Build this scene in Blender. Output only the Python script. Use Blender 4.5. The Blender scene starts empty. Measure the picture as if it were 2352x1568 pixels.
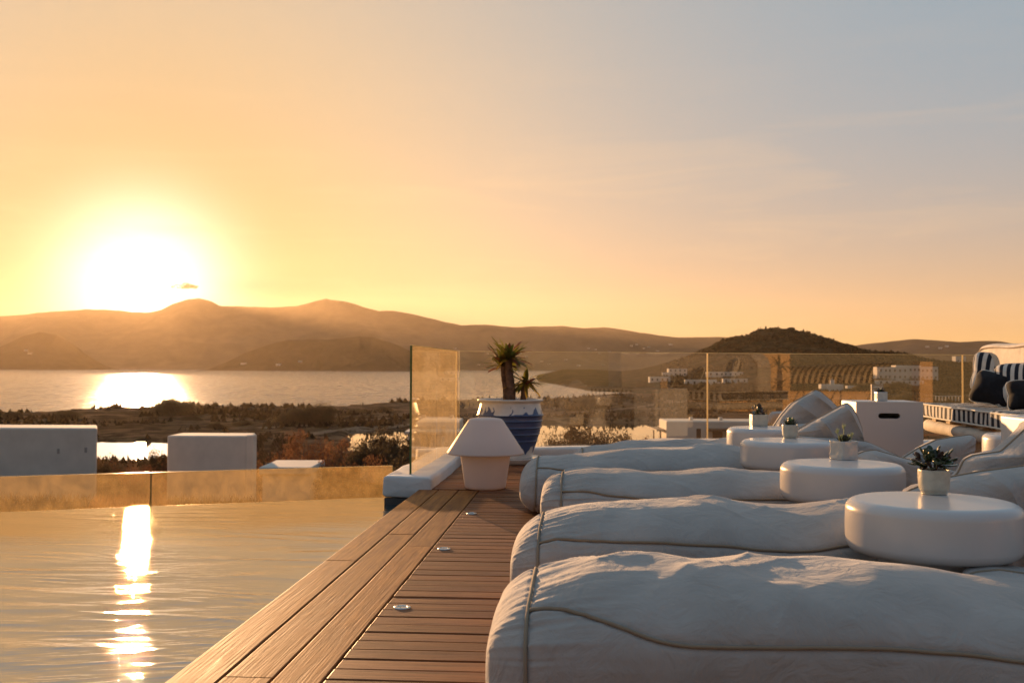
import bpy, bmesh, math, random
import numpy as np
from mathutils import Vector, Matrix, noise as mnoise

R = math.radians
SC = bpy.context.scene
COL = SC.collection
random.seed(7)
RNG = np.random.RandomState(11)

# ------------------------------------------------------------------ camera
YAW, PITCH, ROLL = 3.87, 1.50, 0.20
CAM = Vector((0.0, 0.0, 0.9))
ROT = (Matrix.Rotation(R(YAW), 3, 'Z') @ Matrix.Rotation(R(90 + PITCH), 3, 'X') @ Matrix.Rotation(R(ROLL), 3, 'Z'))
cd = bpy.data.cameras.new('camera')
cam = bpy.data.objects.new('camera', cd)
COL.objects.link(cam)
cam.location = CAM
cam.rotation_euler = ROT.to_euler()
cd.sensor_width = 36.0
cd.lens = 35.0
cd.clip_start = 0.05
cd.clip_end = 60000
cd.dof.use_dof = True
cd.dof.focus_distance = 4.6
cd.dof.aperture_fstop = 6.3
SC.camera = cam
F = 2287.0                                   # focal length in units of the 2352 px wide measuring sheet


def ray(u, v):
    return ROT @ Vector(((u - 1176) / F, (784 - v) / F, -1.0))


HEAD = Vector((-math.sin(R(YAW)), math.cos(R(YAW)), 0))
SIDE = Vector((math.cos(R(YAW)), math.sin(R(YAW)), 0))


def G(u, v, z=0.0):                          # where the sight line meets a level plane
    r = ray(u, v)
    return CAM + r * ((z - CAM.z) / r.z)


def D(u, v, d):                              # the point on the sight line d metres deep
    r = ray(u, v)
    return CAM + r * (d / (r.dot(HEAD)))


# ------------------------------------------------------------------ sky and sun
EXPO = 1.2
KS = 2 ** -EXPO
SUN = ray(327, 657).normalized()
SUN_EL = math.asin(SUN.z)
SUN_AZ = math.atan2(SUN.x, SUN.y)

W = bpy.data.worlds.new("World")
SC.world = W
W.use_nodes = True
nt = W.node_tree
nt.nodes.clear()


def N(tree, kind, **kw):
    n = tree.nodes.new(kind)
    for k, v in kw.items():
        if k.startswith('i_'):
            key = k[2:]
            key = int(key) if key.isdigit() else key.replace('_', ' ')
            n.inputs[key].default_value = v
        else:
            setattr(n, k, v)
    return n


def M_(tree, op, a, b=None, c=None, clamp=False):
    n = tree.nodes.new('ShaderNodeMath')
    n.operation = op
    n.use_clamp = clamp
    for i, x in enumerate((a, b, c)):
        if x is None:
            continue
        if isinstance(x, (int, float)):
            n.inputs[i].default_value = x
        else:
            tree.links.new(x, n.inputs[i])
    return n.outputs[0]


def MIX(tree, f, a, b, bt='MIX'):
    n = tree.nodes.new('ShaderNodeMix')
    n.data_type = 'RGBA'
    n.blend_type = bt
    n.clamp_factor = False if bt == 'ADD' else True
    for s, x in ((0, f), (6, a), (7, b)):
        if isinstance(x, (int, float)):
            n.inputs[s].default_value = x
        elif isinstance(x, tuple):
            n.inputs[s].default_value = (*x, 1) if len(x) == 3 else x
        else:
            tree.links.new(x, n.inputs[s])
    return n.outputs[2]


tc = N(nt, 'ShaderNodeTexCoord')
nrm = N(nt, 'ShaderNodeVectorMath', operation='NORMALIZE')
nt.links.new(tc.outputs['Generated'], nrm.inputs[0])
dotn = N(nt, 'ShaderNodeVectorMath', operation='DOT_PRODUCT')
nt.links.new(nrm.outputs[0], dotn.inputs[0])
dotn.inputs[1].default_value = SUN
sep = N(nt, 'ShaderNodeSeparateXYZ')
nt.links.new(nrm.outputs[0], sep.inputs[0])
ang = M_(nt, 'ARCCOSINE', M_(nt, 'MINIMUM', dotn.outputs['Value'], 1.0))        # radians from the sun
el = M_(nt, 'MAXIMUM', M_(nt, 'ARCSINE', sep.outputs[2]), 0.0)


def gauss(x, deg, p=2.0):
    return M_(nt, 'EXPONENT', M_(nt, 'MULTIPLY', M_(nt, 'POWER', M_(nt, 'DIVIDE', x, R(deg)), p), -1.0))


def sstep_node(x, a, b):
    n = N(nt, 'ShaderNodeMapRange', interpolation_type='SMOOTHSTEP', i_From_Min=R(a), i_From_Max=R(b))
    nt.links.new(x, n.inputs[0])
    return n.outputs[0]


SKY_HIGH = (.285, .390, .470)
SKY_LOW = (.93, .50, .155)
c = MIX(nt, gauss(el, 7.0, 1.25), SKY_HIGH, SKY_LOW)
c = MIX(nt, M_(nt, 'MULTIPLY', sstep_node(ang, 50, 120), .62), c, MIX(nt, 1.0, c, (.27, .35, .50), 'MULTIPLY'))        # the sky opposite the sun is dimmer
c = MIX(nt, M_(nt, 'MULTIPLY', gauss(ang, 25.0, 2.0), .95), c, (.92, .63, .33))
c = MIX(nt, M_(nt, 'MULTIPLY', gauss(ang, 13.0, 2.0), .70), c, (.30, .24, .11))
c = MIX(nt, gauss(ang, 3.7, 2.0), c, (1.7, 1.6, 1.4), 'ADD')
# thin high veils of cloud
mp = N(nt, 'ShaderNodeMapping')
mp.inputs['Scale'].default_value = (1.2, 1.2, 9.0)
mp.inputs['Rotation'].default_value = (R(6), R(-5), 0)
nt.links.new(nrm.outputs[0], mp.inputs[0])
cn = N(nt, 'ShaderNodeTexNoise', i_Scale=3.2, i_Detail=5.0, i_Roughness=.55, i_Distortion=.6)
nt.links.new(mp.outputs[0], cn.inputs['Vector'])
veil = M_(nt, 'MULTIPLY', M_(nt, 'MAXIMUM', M_(nt, 'SUBTRACT', cn.outputs[0], .50), 0.0), gauss(M_(nt, 'ABSOLUTE', M_(nt, 'SUBTRACT', el, R(7.0))), 7.0, 2.0))
c = MIX(nt, M_(nt, 'MULTIPLY', veil, 1.2, clamp=True), c, (1.0, .66, .36))
sky = N(nt, 'ShaderNodeTexSky', sky_type='NISHITA')
sky.sun_disc = False
sky.sun_elevation = SUN_EL
sky.sun_rotation = SUN_AZ
sky.dust_density = 3.0
bg = N(nt, 'ShaderNodeBackground', i_Strength=KS)
bn = N(nt, 'ShaderNodeBackground', i_Strength=.003 * KS)
nt.links.new(c, bg.inputs[0])
nt.links.new(sky.outputs[0], bn.inputs[0])
ad = N(nt, 'ShaderNodeAddShader')
nt.links.new(bg.outputs[0], ad.inputs[0])
nt.links.new(bn.outputs[0], ad.inputs[1])
wo = N(nt, 'ShaderNodeOutputWorld')
nt.links.new(ad.outputs[0], wo.inputs['Surface'])
W.cycles.sampling_method = 'MANUAL'
W.cycles.sample_map_resolution = 512

sl = bpy.data.lights.new('sun', 'SUN')
sl.energy = 5.0
sl.color = (1.0, .56, .26)
sl.angle = R(0.53)
sun = bpy.data.objects.new('sun', sl)
COL.objects.link(sun)
sun.rotation_euler = SUN.to_track_quat('Z', 'Y').to_euler()
sun.location = (0, 0, 60)

SC.view_settings.view_transform = 'Standard'
SC.view_settings.look = 'None'
SC.view_settings.exposure = EXPO
SC.view_settings.gamma = 1.0
SC.render.engine = 'CYCLES'
SC.cycles.use_denoising = True
SC.cycles.max_bounces = 8
SC.cycles.transparent_max_bounces = 16
SC.cycles.volume_bounces = 0
SC.cycles.sample_clamp_indirect = 6.0
SC.cycles.caustics_reflective = False
SC.cycles.caustics_refractive = False

# ------------------------------------------------------------------ helpers


def tag(o, label=None, cat=None, group=None, kind=None):
    if label: o['label'] = label
    if cat: o['category'] = cat
    if group: o['group'] = group
    if kind: o['kind'] = kind
    return o


def link(name, me, mat=None, parent=None):
    o = bpy.data.objects.new(name, me)
    COL.objects.link(o)
    if mat is not None and me is not None and len(me.materials) == 0:
        me.materials.append(mat)
    if parent is not None:
        o.parent = parent
    return o


def empty(name, loc=(0, 0, 0), rz=0.0):
    o = bpy.data.objects.new(name, None)
    COL.objects.link(o)
    o.location = loc
    o.rotation_euler = (0, 0, rz)
    o.empty_display_size = .1
    return o


def mesh(name, verts, faces, smooth=False):
    me = bpy.data.meshes.new(name)
    me.from_pydata([tuple(v) for v in verts], [], faces)
    me.update()
    if smooth:
        me.polygons.foreach_set('use_smooth', [True] * len(me.polygons))
    return me


def gridmesh(name, P, smooth=True, wrap_v=False, wrap_u=False):
    """P: (nu, nv, 3) array -> quad mesh, fast"""
    nu, nv = P.shape[:2]
    iu = np.arange(nu if wrap_u else nu - 1)
    iv = np.arange(nv if wrap_v else nv - 1)
    A, B = np.meshgrid(iu, iv, indexing='ij')
    A2, B2 = (A + 1) % nu, (B + 1) % nv
    q = np.stack([A * nv + B, A2 * nv + B, A2 * nv + B2, A * nv + B2], -1).reshape(-1, 4)
    me = bpy.data.meshes.new(name)
    me.vertices.add(nu * nv)
    me.vertices.foreach_set('co', P.reshape(-1).astype(np.float32))
    me.loops.add(len(q) * 4)
    me.loops.foreach_set('vertex_index', q.reshape(-1).astype(np.int32))
    me.polygons.add(len(q))
    me.polygons.foreach_set('loop_start', (np.arange(len(q)) * 4).astype(np.int32))
    me.update(calc_edges=True)
    me.polygons.foreach_set('use_smooth', [smooth] * len(q))
    me.validate()
    return me


def quads(name, V, nfacev=4, smooth=False):
    """V: (n, k, 3) separate polygons"""
    n, k = V.shape[:2]
    me = bpy.data.meshes.new(name)
    me.vertices.add(n * k)
    me.vertices.foreach_set('co', V.reshape(-1).astype(np.float32))
    me.loops.add(n * k)
    me.loops.foreach_set('vertex_index', np.arange(n * k, dtype=np.int32))
    me.polygons.add(n)
    me.polygons.foreach_set('loop_start', (np.arange(n) * k).astype(np.int32))
    me.update(calc_edges=True)
    return me


def box(bm, x0, x1, y0, y1, z0, z1, mat=None):
    vs = [bm.verts.new(p) for p in ((x0, y0, z0), (x1, y0, z0), (x1, y1, z0), (x0, y1, z0), (x0, y0, z1), (x1, y0, z1), (x1, y1, z1), (x0, y1, z1))]
    if mat is not None:
        for v in vs: v.co = mat @ v.co
    for f in ((3, 2, 1, 0), (4, 5, 6, 7), (0, 1, 5, 4), (1, 2, 6, 5), (2, 3, 7, 6), (3, 0, 4, 7)):
        bm.faces.new([vs[i] for i in f])


def boxmesh(name, x0, x1, y0, y1, z0, z1, bevel=0.0, seg=2, smooth=False):
    bm = bmesh.new()
    box(bm, x0, x1, y0, y1, z0, z1)
    if bevel:
        bmesh.ops.bevel(bm, geom=bm.edges[:], offset=bevel, segments=seg, profile=.5, affect='EDGES')
    me = bpy.data.meshes.new(name)
    bm.to_mesh(me)
    bm.free()
    if smooth:
        me.polygons.foreach_set('use_smooth', [True] * len(me.polygons))
    return me


def lathe(name, prof, seg=96, smooth=True):
    p = np.array(prof, float)
    a = np.linspace(0, 2 * math.pi, seg, endpoint=False)
    P = np.stack([p[:, None, 0] * np.cos(a), p[:, None, 0] * np.sin(a), np.repeat(p[:, None, 1], seg, 1)], -1)
    return gridmesh(name, P[::-1] if p[-1, 1] < p[0, 1] else P, smooth, wrap_v=True)


def tube(name, pts, rad, seg=8, smooth=True, close=False):
    """swept round tube; rad scalar or list"""
    pts = [Vector(p) for p in pts]
    n = len(pts)
    rads = rad if hasattr(rad, '__len__') else [rad] * n
    P = np.zeros((n, seg, 3))
    up = Vector((0, 0, 1))
    prev = None
    for i, p in enumerate(pts):
        t = (pts[min(i + 1, n - 1)] - pts[max(i - 1, 0)]).normalized()
        if prev is None:
            a = t.cross(up)
            if a.length < .1: a = t.cross(Vector((1, 0, 0)))
        else:
            a = prev - t * prev.dot(t)
        a.normalize()
        prev = a
        b = t.cross(a)
        for k in range(seg):
            th = 2 * math.pi * k / seg
            P[i, k] = p + (a * math.cos(th) + b * math.sin(th)) * rads[i]
    me = gridmesh(name, P, smooth, wrap_v=True)
    return me


def round_path(pts, per=6):
    """Catmull-Rom through points"""
    pts = [Vector(p) for p in pts]
    out = []
    for i in range(len(pts) - 1):
        p0, p1, p2, p3 = pts[max(i - 1, 0)], pts[i], pts[i + 1], pts[min(i + 2, len(pts) - 1)]
        for k in range(per):
            t = k / per
            out.append(.5 * ((2 * p1) + (p2 - p0) * t + (2 * p0 - 5 * p1 + 4 * p2 - p3) * t * t + (3 * p1 - p0 - 3 * p2 + p3) * t ** 3))
    out.append(pts[-1])
    return out


# vectorised value noise
_T = RNG.rand(64, 64, 64).astype(np.float32)


def vn(x, y, z=0.0):
    x, y, z = np.broadcast_arrays(np.asarray(x, float), np.asarray(y, float), np.asarray(z, float))
    xi, yi, zi = np.floor(x).astype(int), np.floor(y).astype(int), np.floor(z).astype(int)
    fx, fy, fz = x - xi, y - yi, z - zi
    fx, fy, fz = [f * f * f * (f * (f * 6 - 15) + 10) for f in (fx, fy, fz)]
    g = lambda a, b, c_: _T[(xi + a) & 63, (yi + b) & 63, (zi + c_) & 63]
    l = lambda a, b, t: a + (b - a) * t
    return l(l(l(g(0, 0, 0), g(1, 0, 0), fx), l(g(0, 1, 0), g(1, 1, 0), fx), fy),
             l(l(g(0, 0, 1), g(1, 0, 1), fx), l(g(0, 1, 1), g(1, 1, 1), fx), fy), fz) * 2 - 1


def fbm(x, y, z=0.0, o=4, g=.5):
    s, a, k = 0, 1.0, 1.0
    for i in range(o):
        s = s + a * vn(np.asarray(x) * k + 7.3 * i, np.asarray(y) * k + 3.1 * i, np.asarray(z) * k + 1.7 * i)
        a *= g
        k *= 2.03
    return s


def interp(tab, x):
    t = np.array(tab, float)
    return np.interp(x, t[:, 0], t[:, 1])


# ------------------------------------------------------------------ materials


def mat(name, col=(.5, .5, .5), rough=.6, spec=.5, var=0.0, vscale=4.0, col2=None, bump=0.0, bscale=30.0, coat=0.0, metal=0.0,
        coords='Object', stretch=(1, 1, 1), bdist=.01, detail=5.0, sheen=0.0, trans=0.0):
    m = bpy.data.materials.new(name)
    m.use_nodes = True
    t = m.node_tree
    p = t.nodes['Principled BSDF']
    p.inputs['Base Color'].default_value = (*col, 1)
    p.inputs['Roughness'].default_value = rough
    p.inputs['Specular IOR Level'].default_value = spec
    p.inputs['Metallic'].default_value = metal
    p.inputs['Coat Weight'].default_value = coat
    p.inputs['Sheen Weight'].default_value = sheen
    if var or col2 or bump:
        tcn = N(t, 'ShaderNodeTexCoord')
        mpn = N(t, 'ShaderNodeMapping')
        mpn.inputs['Scale'].default_value = stretch
        t.links.new(tcn.outputs[coords], mpn.inputs[0])
    if var or col2:
        nz = N(t, 'ShaderNodeTexNoise', i_Scale=vscale, i_Detail=detail, i_Roughness=.6)
        t.links.new(mpn.outputs[0], nz.inputs['Vector'])
        c2 = col2 or tuple(max(0, x * (1 - var)) for x in col)
        c1 = col if col2 else tuple(min(1, x * (1 + var)) for x in col)
        rp = N(t, 'ShaderNodeValToRGB')
        rp.color_ramp.elements[0].position, rp.color_ramp.elements[1].position = .35, .68
        rp.color_ramp.elements[0].color, rp.color_ramp.elements[1].color = (*c2, 1), (*c1, 1)
        t.links.new(nz.outputs[0], rp.inputs[0])
        t.links.new(rp.outputs[0], p.inputs['Base Color'])
    if bump:
        nb = N(t, 'ShaderNodeTexNoise', i_Scale=bscale, i_Detail=4.0, i_Roughness=.6)
        t.links.new(mpn.outputs[0], nb.inputs['Vector'])
        b = N(t, 'ShaderNodeBump', i_Strength=bump, i_Distance=bdist)
        t.links.new(nb.outputs[0], b.inputs['Height'])
        t.links.new(b.outputs[0], p.inputs['Normal'])
    if trans:
        tr = N(t, 'ShaderNodeBsdfTranslucent')
        if var or col2:
            t.links.new(rp.outputs[0], tr.inputs[0])
        else:
            tr.inputs[0].default_value = (*col, 1)
        mx = N(t, 'ShaderNodeMixShader', i_0=trans)
        t.links.new(p.outputs[0], mx.inputs[1])
        t.links.new(tr.outputs[0], mx.inputs[2])
        t.links.new(mx.outputs[0], t.nodes['Material Output'].inputs[0])
    return m


def attr_mat(name, c1, c2, attr='pattern', rough=.5, var=.15, vscale=8.0, coat=0.0, bump=0.0, bscale=60.0, bdist=.004):
    m = mat(name, c1, rough, coat=coat, bump=bump, bscale=bscale, bdist=bdist)
    t = m.node_tree
    p = t.nodes['Principled BSDF']
    a = N(t, 'ShaderNodeAttribute', attribute_name=attr)
    nz = N(t, 'ShaderNodeTexNoise', i_Scale=vscale, i_Detail=5.0)
    tcn = N(t, 'ShaderNodeTexCoord')
    t.links.new(tcn.outputs['Object'], nz.inputs['Vector'])
    base = MIX(t, a.outputs['Fac'], c1, c2)
    v = MIX(t, nz.outputs[0], (1 - var, 1 - var, 1 - var), (1 + var, 1 + var, 1 + var))
    out = MIX(t, 1.0, base, v, 'MULTIPLY')
    t.links.new(out, p.inputs['Base Color'])
    return m


def set_attr(me, vals, name='pattern'):
    at = me.attributes.new(name, 'FLOAT', 'POINT')
    at.data.foreach_set('value', np.asarray(vals, np.float32).reshape(-1))


# ------------------------------------------------------------------ air
SEA = -17.1
hz = mat('haze_air')
t = hz.node_tree
t.nodes.clear()
pv = N(t, 'ShaderNodeVolumePrincipled')
pv.inputs['Color'].default_value = (1.0, .78, .52, 1)
pv.inputs['Density'].default_value = 0.000019
pv.inputs['Anisotropy'].default_value = 0.60
mo = N(t, 'ShaderNodeOutputMaterial')
t.links.new(pv.outputs[0], mo.inputs['Volume'])
tag(link('haze', boxmesh('haze', -9500, 9500, -1500, 9750, -60, 620), hz), kind='stuff')

# ------------------------------------------------------------------ sea
def water_mat(name, scale, strength, dist, rough, col, stretch, scale2=None):
    m = mat(name, col, rough, spec=.5)
    t = m.node_tree
    p = t.nodes['Principled BSDF']
    p.inputs['IOR'].default_value = 1.33
    tcn = N(t, 'ShaderNodeTexCoord')
    mpn = N(t, 'ShaderNodeMapping')
    mpn.inputs['Rotation'].default_value = (0, 0, R(-YAW))
    mpn.inputs['Scale'].default_value = stretch
    t.links.new(tcn.outputs['Object'], mpn.inputs[0])
    n1 = N(t, 'ShaderNodeTexNoise', i_Scale=scale, i_Detail=6.0, i_Roughness=.62, i_Distortion=.4)
    t.links.new(mpn.outputs[0], n1.inputs['Vector'])
    h = n1.outputs[0]
    if scale2:
        n2 = N(t, 'ShaderNodeTexNoise', i_Scale=scale2, i_Detail=3.0, i_Roughness=.5)
        t.links.new(mpn.outputs[0], n2.inputs['Vector'])
        h = M_(t, 'ADD', h, M_(t, 'MULTIPLY', n2.outputs[0], 2.5))
    b = N(t, 'ShaderNodeBump', i_Strength=strength, i_Distance=dist)
    t.links.new(h, b.inputs['Height'])
    t.links.new(b.outputs[0], p.inputs['Normal'])
    return m


m_sea = water_mat('sea_water', .30, 1.0, .55, .17, (.21, .175, .16), (1, .8, 1), scale2=.045)
t = m_sea.node_tree
p_ = t.nodes['Principled BSDF']
p_.inputs['Specular IOR Level'].default_value = .30
mpn = N(t, 'ShaderNodeMapping')
mpn.inputs['Scale'].default_value = (1, .22, 1)
tcn = N(t, 'ShaderNodeTexCoord')
t.links.new(tcn.outputs['Object'], mpn.inputs[0])
gz = N(t, 'ShaderNodeTexNoise', i_Scale=.22, i_Detail=8.0, i_Roughness=.8)
t.links.new(mpn.outputs[0], gz.inputs['Vector'])
gr = N(t, 'ShaderNodeMapRange', i_From_Min=.40, i_From_Max=.60, i_To_Min=.10, i_To_Max=.30)
t.links.new(gz.outputs[0], gr.inputs[0])
t.links.new(gr.outputs[0], p_.inputs['Roughness'])
gs_ = N(t, 'ShaderNodeMapRange', i_From_Min=.42, i_From_Max=.58, i_To_Min=.12, i_To_Max=.015)
t.links.new(gz.outputs[0], gs_.inputs[0])
t.links.new(gs_.outputs[0], p_.inputs['Specular IOR Level'])
tag(link('sea', boxmesh('sea', -9300, 9300, 40, 9600, SEA - 8, SEA), m_sea), kind='structure')

# ------------------------------------------------------------------ far mountains
RIDGE = [(-900, 800), (-500, 765), (-250, 742), (0, 726), (60, 722), (110, 713), (160, 706), (200, 703), (250, 706), (300, 712), (340, 713), (370, 706),
         (400, 691), (430, 682), (460, 680), (480, 685), (505, 699), (560, 701), (620, 703), (680, 699), (720, 689), (744, 683), (750, 681), (758, 684), (790, 688),
         (830, 700), (870, 711), (905, 711), (944, 717), (1000, 731), (1060, 746), (1110, 748), (1180, 752), (1230, 750), (1290, 748), (1340, 754),
         (1390, 751), (1440, 755), (1500, 763), (1560, 772), (1620, 770), (1680, 773), (1760, 785), (1900, 800), (2100, 818), (2400, 838), (2700, 846)]
RIDGE2 = [(1600, 842), (1800, 815), (1900, 800), (1960, 793), (2000, 786), (2050, 780), (2100, 778), (2150, 780), (2200, 783), (2250, 780), (2290, 781),
          (2352, 792), (2500, 796), (2700, 780), (3000, 800), (3400, 838)]
FRONT = [(480, 848), (522, 830), (562, 810), (602, 794), (634, 784), (666, 778), (715, 780), (751, 780), (787, 776), (827, 771), (855, 772), (883, 780),
         (915, 792), (944, 806), (990, 830), (1030, 850)]
LEFTH = [(-420, 850), (-300, 815), (-120, 790), (0, 795), (52, 770), (92, 760), (132, 766), (180, 798), (230, 846)]


def ridge(name, tab, d_ridge, d_front, d_back, m, nu=420, nt_=70, rough=14.0, wav=300.0, seed=0.0, pw=1.25):
    us = np.linspace(tab[0][0], tab[-1][0], nu)
    vh = 844 + 0.0035 * (us - 1176)
    top = CAM.z + (vh - interp(tab, us)) / F * d_ridge
    top = np.maximum(top, SEA - 3)
    T = np.linspace(-1, 1, nt_)
    S = us / F - 1176 / F
    P = np.zeros((nu, nt_, 3))
    for j, t_ in enumerate(T):
        dep = d_ridge + (t_ * (d_back - d_ridge) if t_ > 0 else t_ * (d_ridge - d_front))
        lat = S * d_ridge
        f = (1 - abs(t_)) ** pw if t_ < 0 else (1 - t_) ** 1.4
        x = lat * SIDE.x + dep * HEAD.x
        y = lat * SIDE.y + dep * HEAD.y
        n = fbm(x / wav + seed, y / wav, seed, 5, .55)
        amp = rough * np.minimum(1, 4 * (1 - abs(t_)) * abs(t_) + .10) 
        z = (SEA - 2) + (top - SEA + 2) * f + n * amp * np.clip((top - SEA) / 60, 0, 1)
        P[:, j] = np.stack([x, y, np.maximum(z, SEA - 4)], -1)
    return tag(link(name, gridmesh(name, P[:, ::-1]), m), kind='structure')


m_far = mat('far_scrub_slope', (.13, .095, .07), .95, spec=0, col2=(.075, .06, .045), vscale=.006, detail=10.0)
ridge('far_mountains', RIDGE, 7600, 6250, 9300, m_far, rough=78, wav=620)
ridge('far_hills', RIDGE2, 5200, 3600, 6800, m_far, nu=220, rough=40, wav=420, seed=4.0)
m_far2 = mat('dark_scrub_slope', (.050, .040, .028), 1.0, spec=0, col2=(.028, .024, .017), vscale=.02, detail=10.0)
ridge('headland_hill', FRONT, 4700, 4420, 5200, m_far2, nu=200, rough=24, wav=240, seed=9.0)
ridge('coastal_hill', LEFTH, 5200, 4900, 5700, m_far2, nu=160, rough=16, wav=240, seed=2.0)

# one small dark cloud far beyond the ridge, left of the hump, outside the haze
m_cl = mat('cloud_vapour')
t = m_cl.node_tree
t.nodes.clear()
cv = N(t, 'ShaderNodeVolumePrincipled')
cv.inputs['Color'].default_value = (.42, .30, .18, 1)
cv.inputs['Anisotropy'].default_value = 0.0
tcn = N(t, 'ShaderNodeTexCoord')
cz = N(t, 'ShaderNodeTexNoise', i_Scale=.011, i_Detail=5.0, i_Roughness=.6)
t.links.new(tcn.outputs['Object'], cz.inputs['Vector'])
cr = N(t, 'ShaderNodeMapRange', i_From_Min=.40, i_From_Max=.62, i_To_Min=0.0, i_To_Max=.06)
t.links.new(cz.outputs[0], cr.inputs[0])
t.links.new(cr.outputs[0], cv.inputs['Density'])
co_ = N(t, 'ShaderNodeOutputMaterial')
t.links.new(cv.outputs[0], co_.inputs['Volume'])
bm = bmesh.new()
rc = random.Random(4)
for k in range(11):
    f = k / 10
    r_ = 46 * (1 - abs(f - .42) * 1.1) * rc.uniform(.8, 1.25) + 8
    bmesh.ops.create_icosphere(bm, subdivisions=3, radius=r_, matrix=Matrix.Translation(((f - .5) * 330, rc.uniform(-30, 30), r_ * .55 + rc.uniform(-6, 10))) @ Matrix.Diagonal((1.5, 1, .75, 1)))
me = bpy.data.meshes.new('cloud')
bm.to_mesh(me); bm.free()
o = link('cloud', me, m_cl)
o.location = D(426, 662, 14500)
o.rotation_euler = (0, 0, R(YAW))
tag(o, kind='stuff')
# ------------------------------------------------------------------ near land
def to_cam(x, y):
    return x * SIDE.x + y * SIDE.y, x * HEAD.x + y * HEAD.y          # lateral, depth


def from_cam(lat, dep, z):
    return np.stack([lat * SIDE.x + dep * HEAD.x, lat * SIDE.y + dep * HEAD.y, z], -1)


COAST = [(-1.2, 300), (-.66, 330), (-.52, 352), (-.34, 424), (-.18, 430), (-.08, 508), (.03, 530), (.07, 570), (.112, 620), (.15, 700), (.17, 820), (.2, 5000), (3, 5000)]


def sstep(a, b, x):
    t_ = np.clip((x - a) / (b - a), 0, 1)
    return t_ * t_ * (3 - 2 * t_)


HILLR = [(.02, -14), (.05, -2), (.08, -2.0), (.11, -4.5), (.13, -1), (.16, 10), (.18, 20), (.205, 40), (.226, 50), (.245, 55), (.264, 57.4), (.274, 57.5),
         (.284, 56.5), (.295, 53), (.308, 49), (.32, 44), (.334, 38), (.345, 34), (.355, 30), (.369, 26), (.383, 23.5), (.402, 21), (.414, 16), (.43, 12),
         (.45, 9.5), (.52, 6), (.7, 4), (1.2, 0)]


def land(lat, dep):
    """height of the ground at a lateral offset and depth from the camera"""
    s = lat / np.maximum(dep, 1)
    n1 = fbm(lat / 60, dep / 60, 3.3, 4)
    n2 = fbm(lat / 9, dep / 9, 8.1, 3)
    n3 = fbm(lat / 2.2, dep / 2.2, 1.1, 2)
    z = -15.9 + .55 * n1 + .22 * n2 + .05 * n3
    z = np.maximum(z, -.55 - .108 * dep + .25 * n1 + .2 * n2)          # slope under the terrace
    # big lagoon behind the shrubs, small one between the white houses
    lag = sstep(-.175, -.15, s + .01 * n1) * (1 - sstep(.149, .158, s)) * sstep(200, 216, dep + 4 * n1) * (1 - sstep(-4, 5, dep + 2 * n1 - interp([(-.2, 268), (-.1, 280), (-.02, 318), (.2, 326)], s)))
    lag2 = sstep(-.46, -.43, s) * (1 - sstep(-.325, -.30, s)) * sstep(176, 190, dep + 3 * n1) * (1 - sstep(226, 236, dep + 2 * n1))
    z = z - np.maximum(lag, lag2) * 2.2
    # coast
    cd_ = interp(COAST, s) + 9 * n1 + 3 * n2
    z = z + .5 * sstep(60, 15, cd_ - dep) - 4.0 * sstep(-2, 5, dep - cd_)
    # inlet side of the headland and the rocky hill behind the plain
    front = interp([(-1, 9000), (.015, 9000), (.026, 1290), (.055, 930), (.078, 770), (.112, 720), (.15, 690), (.19, 640), (.3, 520), (.4, 480), (1, 420), (3, 420)], s) + 12 * n1
    top = interp([(a, b - SEA) for a, b in HILLR], s)
    f = np.clip((dep - front) / (1480 - front), 0, 1.0)
    rise = f ** (1.0 + .9 * sstep(.14, .2, s)) * top
    rise = np.where(dep > 1480, top * np.clip(1 - (dep - 1480) / 900, 0, 1) ** 1.2, rise)
    rock = fbm(lat / 38 + 5, dep / 38, .7, 4, .6) * 3.4 * sstep(.1, .5, f) * sstep(.15, .2, s) * np.clip(top / 60, 0, 1)
    zh = np.where(s > .018, SEA - .7 + np.maximum(0, rise) + rock * (f > 0) + 1.3 * sstep(0, .02, f) + .25 * n2 * sstep(0, .02, f), -40)
    zh = np.where(dep > front, zh, -40)
    return np.maximum(z, zh)


def land_at(x, y):
    a, b = to_cam(x, y)
    return float(land(np.array([a]), np.array([b]))[0])


def hit(u, v):
    """where a sight line meets the land"""
    r = ray(u, v)
    ds = np.exp(np.linspace(math.log(12), math.log(2300), 900))
    k = ds / r.dot(HEAD)
    pts = np.array(CAM)[None] + k[:, None] * np.array(r)[None]
    lat, dep = to_cam(pts[:, 0], pts[:, 1])
    h = land(lat, dep)
    i = np.argmax(pts[:, 2] < h)
    if not (pts[:, 2] < h).any():
        i = len(ds) // 3 + np.argmin((pts[:, 2] - h)[len(ds) // 3:] / ds[len(ds) // 3:])
    return Vector((pts[i, 0], pts[i, 1], h[i])), dep[i]


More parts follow.
